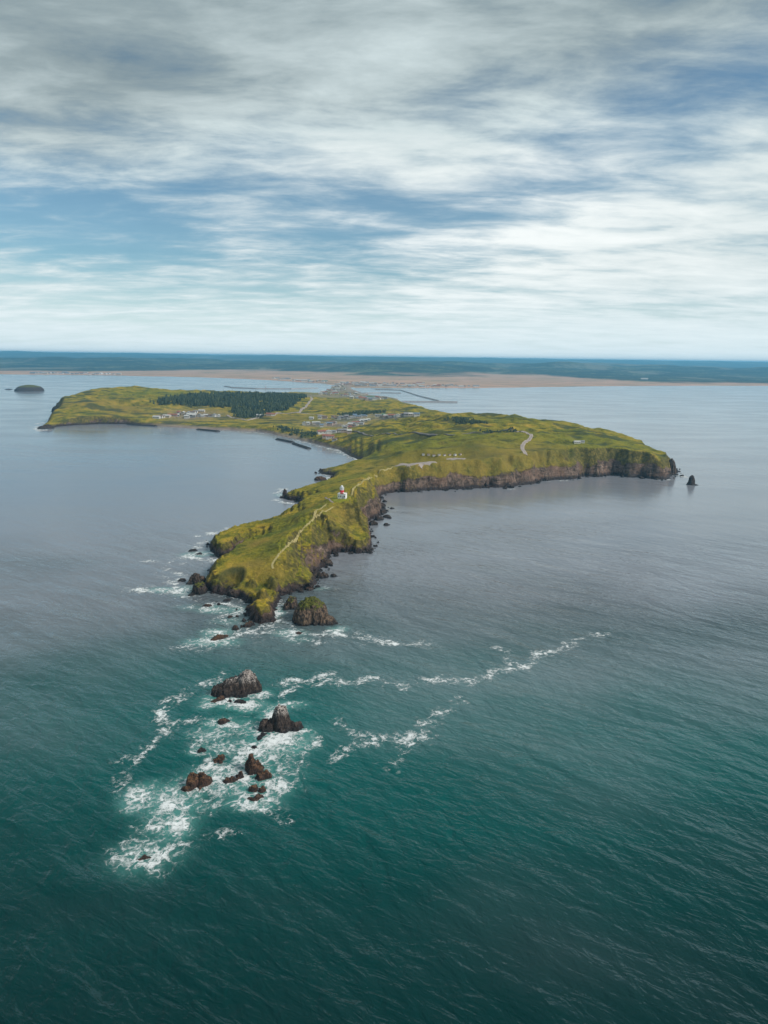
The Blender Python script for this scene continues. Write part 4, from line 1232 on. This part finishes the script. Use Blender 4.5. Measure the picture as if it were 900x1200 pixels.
M_lawn = plain('mown_grass', (0.20, 0.20, 0.016), 0.9, 0.25, 0.7)
pad('lighthouse_lawn', [(386, 584), (394, 580), (412, 582), (409, 587.5), (400, 590), (391, 588.5)], M_lawn, 0.2, 'bright mown grass around the lighthouse', 1.0)

# ------------------------------------------------------------------ houses
M_walls = [plain('wall_' + k_, c, 0.8, 0.1, 0.3) for k_, c in (('white', (0.58, 0.56, 0.54)), ('cream', (0.48, 0.42, 0.35)), ('grey', (0.33, 0.32, 0.32)), ('pink', (0.44, 0.34, 0.30)))]
ROOFS = {'rust-red': (0.30, 0.12, 0.085), 'grey': (0.25, 0.25, 0.26), 'blue': (0.16, 0.22, 0.30), 'brown': (0.19, 0.13, 0.10), 'pale metal': (0.50, 0.49, 0.47), 'green': (0.12, 0.22, 0.15)}
M_roofs = {k_: plain('roof_' + k_.replace(' ', '_').replace('-', '_'), c, 0.6, 0.12, 0.3) for k_, c in ROOFS.items()}


def gable(l, w, h, rise, over=0.5):
    """wall body with gable ends, and a roof of two slabs"""
    a, b = l / 2, w / 2
    wall = ([(-a, -b, -2), (a, -b, -2), (a, b, -2), (-a, b, -2), (-a, -b, h), (a, -b, h), (a, b, h), (-a, b, h), (-a, 0, h + rise), (a, 0, h + rise)],
            [(0, 1, 5, 4), (2, 3, 7, 6), (1, 2, 6, 9, 5), (3, 0, 4, 8, 7), (0, 3, 2, 1)])
    e = a + over
    t = 0.25
    sl = rise / b
    y1 = b + over
    z1 = h - over * sl
    roof = ([(-e, -y1, z1 + .05), (e, -y1, z1 + .05), (e, 0, h + rise + .05), (-e, 0, h + rise + .05), (-e, y1, z1 + .05), (e, y1, z1 + .05),
             (-e, -y1, z1 + .05 + t), (e, -y1, z1 + .05 + t), (e, 0, h + rise + .05 + t), (-e, 0, h + rise + .05 + t), (-e, y1, z1 + .05 + t), (e, y1, z1 + .05 + t)],
            [(6, 7, 8, 9), (9, 8, 11, 10), (0, 3, 2, 1), (3, 4, 5, 2), (0, 1, 7, 6), (4, 10, 11, 5), (1, 2, 8, 7), (2, 5, 11, 8), (0, 6, 9, 3), (3, 9, 10, 4)])
    return wall, roof


SHAPES = [gable(9, 7, 3.2, 1.8), gable(11, 8, 4.6, 1.6), gable(14, 8, 3.4, 1.7), gable(8, 7, 5.2, 2.2), gable(20, 10, 4.5, 1.8)]
_cache = {}


def part_mesh(i, which, mat):
    k_ = (i, which, mat.name)
    if k_ not in _cache:
        me = poly_mesh(which, [SHAPES[i][0 if which == 'wall' else 1]])
        me.materials.append(mat)
        _cache[k_] = me
    return _cache[k_]


def window_mesh(i):
    k_ = (i, 'win')
    if k_ not in _cache:
        v = SHAPES[i][0][0]
        a, b, h = v[1][0], v[2][1], v[4][2]
        me = poly_mesh('window', [bx(-.75, .75, -.05, .04, 0, 1.2)])
        me.materials.append(M_dark)
        _cache[k_] = (me, a, b, h)
    return _cache[k_]


def house(px, py, roof, wall, shape, yaw, place, group, label=None, parts=True, sc=1.0, windows=False):
    p = hit(px, py)
    h = link('house', None, label=label or f'small house with a {roof} roof {place}', cat='house', group=group)
    h.location = (p[0], p[1], p[2])
    h.rotation_euler = (0, 0, yaw)
    h.scale = (sc, sc, sc)
    link('wall', part_mesh(shape, 'wall', M_walls[wall]), None, h)
    link('roof', part_mesh(shape, 'roof', M_roofs[roof]), None, h)
    if windows:
        me, a, b, hh = window_mesh(shape)
        for fx in (-.55, .05, .6):
            w = link('window', me, None, h)
            w.location = (fx * a, -b - .03, hh - 2.0)
    return h


RK = list(ROOFS)
wts = [3, 5, 1.6, 3, 4, .8]


ORD = ['leftmost', 'second', 'third', 'fourth', 'fifth', 'sixth', 'seventh', 'eighth', 'ninth', 'tenth', 'eleventh', 'twelfth', 'thirteenth', 'fourteenth',
       'fifteenth', 'sixteenth', 'seventeenth', 'eighteenth', 'nineteenth', 'twentieth', 'twenty-first', 'twenty-second']


def row(pts, count, place, group, jit=1.0, yaw0=0.0, shapes=(0, 1, 2, 3), windows=False, sc=1.0, wt=wts, walls=(0, 0, 0, 1, 2, 3)):
    pts = np.array(pts, float)
    seg = np.r_[0, np.cumsum(np.linalg.norm(np.diff(pts, axis=0), axis=1))]
    spots_ = []
    for i in range(count):
        s_ = seg[-1] * (i + .5 + random.uniform(-.25, .25)) / count
        spots_.append((np.interp(s_, seg, pts[:, 0]) + random.uniform(-.5, .5) * jit, np.interp(s_, seg, pts[:, 1]) + random.uniform(-.5, .5) * jit * 0.6))
    spots_.sort()
    for i, (x_, y_) in enumerate(spots_):
        rf = random.choices(RK, wt)[0]
        lab = (f'{ORD[i]} house from left' if i else 'leftmost house') + f' {place}, {rf} roof'
        house(x_, y_, rf, random.choice(walls), random.choice(shapes), yaw0 + random.choice((0, 0, math.pi / 2)) + random.uniform(-.15, .15), place, group, lab, windows=windows, sc=sc * random.uniform(.85, 1.15))


V1 = 'in the village above the curved beach'
G_V1 = 'houses of the village above the beach'
row([(394, 491.5), (410, 490.5)], 6, 'in the upper village row', G_V1, windows=True)
row([(412, 490), (430, 489)], 6, 'in the blue-roofed village row', G_V1, windows=True, wt=[0, 1, 8, 0, 1, 0])
row([(438, 489), (462, 488.5), (492, 487.5)], 12, 'in the village row trailing right', G_V1, windows=True)
row([(400, 502), (410, 499), (420, 495.5), (434, 492)], 9, 'in the slanting village row', G_V1, windows=True, wt=[1, 2, 0, 1, 6, 0])
row([(404, 504), (414, 500), (426, 496)], 7, 'in the second slanting village row', G_V1, windows=True)
row([(354, 498.5), (364, 497.5), (374, 497)], 5, 'in the left edge row of the village', G_V1, windows=True)
row([(376, 501), (386, 499), (396, 496)], 5, 'in the middle village row', G_V1, windows=True)
row([(390, 508), (400, 506.5), (410, 508)], 5, 'in the lower village row', G_V1, windows=True)
row([(362, 492), (378, 491), (392, 490)], 4, 'in the rear village row', G_V1, windows=True)
row([(380, 512), (388, 515), (394, 518)], 3, 'in the village row by the beach', G_V1, windows=True)
house(379, 508.5, 'rust-red', 0, 4, R(20), '', None, 'long shed with a bright rust-red roof nearest the beach', sc=1.15, windows=True)
house(385.5, 509, 'pale metal', 0, 1, R(100), '', None, 'bright white house with pale roof beside the red-roofed shed', sc=1.2, windows=True)
V2 = 'in the hamlet under the western headland'
G_V2 = 'houses of the western hamlet'
row([(181, 490.5), (196, 488.5), (210, 488)], 7, 'in the left hamlet row', G_V2, windows=True, wt=[1, 3, 0, 2, 5, 0])
row([(206, 485.5), (222, 485), (238, 482.5)], 6, 'in the upper hamlet row', G_V2, windows=True, wt=[1, 3, 0, 2, 5, 0])
row([(218, 490), (230, 489), (242, 488), (258, 488.5)], 9, 'in the lower hamlet row', G_V2, windows=True, wt=[1, 3, 0, 2, 5, 0])
house(225, 487.8, 'pale metal', 0, 4, R(10), '', None, 'longest white building in the hamlet under the western headland', windows=True)
V3 = 'in the harbour town on the sand bar'
G_V3 = 'houses of the harbour town'
for pts, c, nm in [([(374, 463), (396, 461.5)], 8, 'in the lower left harbour row'), ([(376, 460.5), (398, 459)], 8, 'in the middle left harbour row'),
                   ([(398, 464), (420, 464.5)], 9, 'in the lower middle harbour row'), ([(412, 467), (440, 469)], 9, 'in the nearest harbour row'),
                   ([(404, 461), (426, 462.5)], 7, 'in the quayside harbour row'), ([(428, 466.5), (452, 468)], 8, 'in the right-hand harbour row'),
                   ([(384, 457.5), (406, 457)], 7, 'in the upper harbour row'), ([(388, 453.5), (404, 453)], 6, 'on the neck of the sand bar')]:
    row(pts, c, nm, G_V3, jit=2, shapes=(0, 1, 2, 3, 4), sc=1.15)
row([(300, 489.5), (322, 486)], 4, 'on the road below the dark wood', 'houses below the wood', jit=2, sc=1.15)
V4 = 'on the far shore behind the harbour'
G_V4 = 'houses along the far shore'
for pts, c, nm in [([(318, 444), (350, 446)], 8, 'on the far shore left of the sand bar'), ([(350, 446.5), (384, 448)], 14, 'on the far shore above the sand bar'),
                   ([(392, 451.5), (430, 452)], 16, 'along the far harbour front'), ([(400, 449), (440, 450)], 12, 'behind the far harbour front'),
                   ([(432, 452.8), (470, 453)], 14, 'on the far shore behind the breakwater'), ([(472, 453), (520, 453)], 16, 'on the far shore right of the breakwater'),
                   ([(440, 450.3), (500, 450.5)], 10, 'set back from the far shore'), ([(520, 453), (560, 453.2)], 9, 'at the right end of the far shore')]:
    row(pts, c, nm, G_V4, jit=2.5, shapes=(1, 2, 4, 4), sc=1.5, wt=[3, 3, 1.5, 1, 6, .5], walls=(0, 0, 1, 3))
V5 = 'on the distant left-hand shore'
row([(36, 437.5), (70, 437.8), (110, 438.4), (140, 439)], 22, V5, 'houses on the distant left shore', jit=2.0, shapes=(2, 4, 4), sc=1.7, wt=[1, 4, 2, 1, 5, 0])
# campsite huts
for i in range(8):
    house(496 + i * 6.2, 534.6 - i * .18, 'brown' if i % 3 else 'grey', i % 2, 0, R(8 * i), 'in the campsite row', 'campsite huts on the plateau', (f'{ORD[i]} tiny campsite hut from the left' if i else 'leftmost tiny campsite hut') + ' in the straw meadow', sc=.36)
house(676, 519.5, 'pale metal', 0, 2, R(5), '', None, 'low white building with pale roof on the eastern plateau', sc=.62, windows=True)
house(682.5, 519.2, 'grey', 0, 0, R(-5), '', None, 'small grey-roofed shed right of the low white plateau building', sc=.6)
house(755, 443, 'pale metal', 0, 4, 0, '', None, 'lone large white building at the edge of the far marsh', sc=2.6)

# ------------------------------------------------------------------ breakwaters and piers
M_conc = plain('weathered_concrete', (0.34, 0.33, 0.33), 0.85, 0.2, 0.2)


def breakwater(label, pts, width, height, group=None, mat=None):
    w = wpts(pts)
    root = link('breakwater', None, label=label, cat='breakwater', group=group)
    root.location = (w[0][0], w[0][1], 0)
    P_, T_ = [], []
    for i in range(len(w) - 1):
        e = w[i + 1] - w[i]
        L = np.linalg.norm(e)
        e = e / L
        nr = np.array([-e[1], e[0]])
        a = w[i] - w[0]
        b = a + e * L
        hw_ = width / 2

        def prism(bw, tw, z0, z1):
            v = []
            for q0 in (a, b):
                for s_, ww, z in ((-1, bw, z0), (1, bw, z0), (1, tw, z1), (-1, tw, z1)):
                    v.append((*(q0 + nr * s_ * ww), z))
            return v, [(0, 1, 2, 3), (7, 6, 5, 4), (0, 4, 5, 1), (1, 5, 6, 2), (2, 6, 7, 3), (3, 7, 4, 0)]
        P_.append(prism(hw_ * 1.5, hw_, -2, height))
        T_.append(prism(hw_ * .35, hw_ * .35, height - .1, height + .9))
    link('embankment', poly_mesh('embankment', P_), mat or M_conc, root)
    link('parapet', poly_mesh('parapet', T_), mat or M_conc, root)


M_blk = plain('dark_armour_blocks', (0.055, 0.055, 0.06), 0.85, 0.2, 0.3)
GB = 'breakwaters off the curved beach'
breakwater('dark offshore breakwater, left one of the pair off the village beach', [(325, 515), (343, 518.8)], 7, 1.8, GB, M_blk)
breakwater('dark offshore breakwater, right one of the pair off the village beach', [(344.5, 520.2), (362, 526)], 7, 1.8, GB, M_blk)
breakwater('dark offshore breakwater in front of the western hamlet', [(232, 503.6), (256, 506)], 8, 1.8, GB, M_blk)
breakwater('long low sea wall along the foot of the western headland', [(150, 498), (183, 499.8)], 8, 1.8, None, M_blk)
breakwater('long dark pier reaching right from the harbour', [(471, 471), (500, 471.2), (536, 471.6)], 9, 3)
breakwater('bent breakwater sheltering the far side of the harbour', [(440, 456.5), (470, 457.5), (490, 464), (514, 470)], 8, 2.2)
breakwater('inner quay wall in the middle of the harbour', [(424, 461), (446, 460.5), (470, 461)], 8, 2.2)
breakwater('thin mole in the water left of the sand bar', [(264, 452.8), (273, 454.5), (300, 455.6)], 12, 3)
breakwater('long straight sea wall behind the sand bar, left side', [(300, 455.6), (340, 456), (372, 455)], 12, 3)

# ------------------------------------------------------------------ radio masts
def mast(px, py, h, label):
    p = hit(px, py)
    root = link('radio_mast', None, label=label, cat='mast', group='radio masts behind the island')
    root.location = p
    legs = [lathe([(0.35, 0), (0.22, h)], 5, 1.1 * math.cos(a), 1.1 * math.sin(a)) for a in (0, 2.1, 4.2)]
    link('lattice', poly_mesh('lattice', legs + [bx(-1.2, 1.2, -1.2, 1.2, z, z + .3) for z in np.arange(3, h, 4)]), M_grey, root)
    link('antenna', poly_mesh('antenna', [lathe([(0.15, h), (0.1, h + 5)], 5), lathe([(1.0, h - 5), (1.0, h - 3)], 8)]), M_red, root)


mast(311.5, 461.5, 26, 'thin red-tipped radio mast rising above the dark wood')
mast(395, 455.5, 34, 'thin radio mast in the harbour town')

# ------------------------------------------------------------------ dark wood and scrub belts (read as one mass)
M_tree, q = material('conifer_foliage')
oi = q.attr('tone')
finish(q, principled(q, q.mix(oi, (0.030, 0.046, 0.034), (0.085, 0.105, 0.055)), 0.9, None, 0.1))


def clump(nl=6):
    """a rough conifer of unit height: trunk and jagged tiers"""
    V, F = [], []
    for k_ in range(3):
        z0, z1, r = 0.12 + .26 * k_, 0.55 + .225 * k_, 0.30 - .075 * k_
        b = len(V)
        for i in range(nl):
            a = 2 * math.pi * (i + .5 * (k_ % 2)) / nl
            rr = r * (1 + .25 * ((i * 7 + k_ * 3) % 3 - 1))
            V.append((rr * math.cos(a), rr * math.sin(a), z0 + .04 * ((i * 5) % 3)))
        V.append((0, 0, z1))
        F += [(b + i, b + (i + 1) % nl, b + nl) for i in range(nl)]
    b = len(V)
    for z, r in ((-.15, .03), (.3, .025)):
        for i in range(3):
            V.append((r * math.cos(2.1 * i), r * math.sin(2.1 * i), z))
    F += [(b + i, b + (i + 1) % 3, b + 3 + (i + 1) % 3) for i in range(3)]
    return np.array(V), np.array(F)


CV, CF = clump()


def wood(name, outline, spacing, h0, h1, label, wide=1.0, dens=None):
    w = np.array([hit(*p)[:2] for p in outline])
    lo, hi = w.min(0), w.max(0)
    xs, ys = np.arange(lo[0], hi[0], spacing), np.arange(lo[1], hi[1], spacing)
    X, Y = np.meshgrid(xs, ys)
    X = X + rng.uniform(-.5, .5, X.shape) * spacing
    Y = Y + rng.uniform(-.5, .5, Y.shape) * spacing
    m = poly_sd(X + fbm(X / 40, Y / 40, 4) * 5.5 * spacing, Y + fbm(X / 40 + 8, Y / 40, 4) * 5.5 * spacing, w) > rng.uniform(-1.5, 2.5, X.shape) * spacing
    m &= fbm(X / 35 + 3, Y / 35, 3) > -0.30
    x, y = X[m], Y[m]
    z = terrain(x, y, True)[0]
    ok = z > 2
    x, y, z = x[ok], y[ok], z[ok]
    n_ = len(x)
    hh = rng.uniform(h0, h1, n_)
    a = rng.uniform(0, 6.28, n_)
    sx = hh * rng.uniform(.8, 1.3, n_) * wide
    Vx = CV[None, :, 0] * np.cos(a)[:, None] - CV[None, :, 1] * np.sin(a)[:, None]
    Vy = CV[None, :, 0] * np.sin(a)[:, None] + CV[None, :, 1] * np.cos(a)[:, None]
    V = np.stack([x[:, None] + Vx * sx[:, None], y[:, None] + Vy * sx[:, None], z[:, None] + CV[None, :, 2] * hh[:, None]], -1)
    F = (CF[None] + (np.arange(n_) * len(CV))[:, None, None]).reshape(-1, 3)
    me = mesh_np(name, V.reshape(-1, 3), F, False)
    add_attr(me, 'tone', np.repeat(rng.uniform(0, 1, n_), len(CV)))
    link(name, me, M_tree, kind='stuff', label=label, cat='woodland')


wood('conifer_wood', [(175, 471.5), (200, 464.5), (225, 463.5), (245, 463), (270, 461), (300, 462), (340, 463), (357, 465), (350, 472), (338, 480), (307, 487), (290, 492), (278, 486), (270, 477.5), (225, 476), (185, 475)],
     6.0, 7, 12, 'dark conifer wood covering the middle of the western headland')
wood('scrub_belt', [(520, 492), (535, 490.5), (555, 493), (572, 497), (568, 499), (550, 497), (535, 494.5)], 3.5, 3, 5, 'dark belt of low trees across the far plateau', 1.8)
wood('scrub_belt', [(563, 505), (585, 505.5), (604, 504.5), (602, 506.5), (580, 508), (566, 507)], 3.0, 2, 4, 'dark scrub strip beside the winding road', 1.8)
wood('scrub_belt', [(392, 485), (420, 484), (450, 482), (452, 483.5), (425, 487), (400, 488)], 4.5, 4, 7, 'dark tree belt behind the village houses', 1.4)
wood('scrub_belt', [(322, 500), (345, 504), (362, 508), (372, 511), (366, 513.5), (345, 509), (322, 503)], 4.5, 3, 6, 'dark scrub bank above the village beach', 1.6)

# ------------------------------------------------------------------ sea haze
hz_v, hz_f = bx(-47000, 47000, -46000, 47000, -12.0, 190.0)
mh = bpy.data.materials.new('sea_haze')
mh.use_nodes = True
q = N(mh.node_tree)
pv = q.new('ShaderNodeVolumePrincipled')
pv.inputs['Color'].default_value = (0.24, 0.66, 1.0, 1.0)
pv.inputs['Density'].default_value = 7.0e-5
pv.inputs['Anisotropy'].default_value = 0.2
o_ = q.new('ShaderNodeOutputMaterial')
q.put(o_.inputs['Volume'], pv.outputs[0])
link('haze', poly_mesh('haze', [(hz_v, hz_f)]), mh, kind='stuff', label='pale blue sea haze', cat='haze')
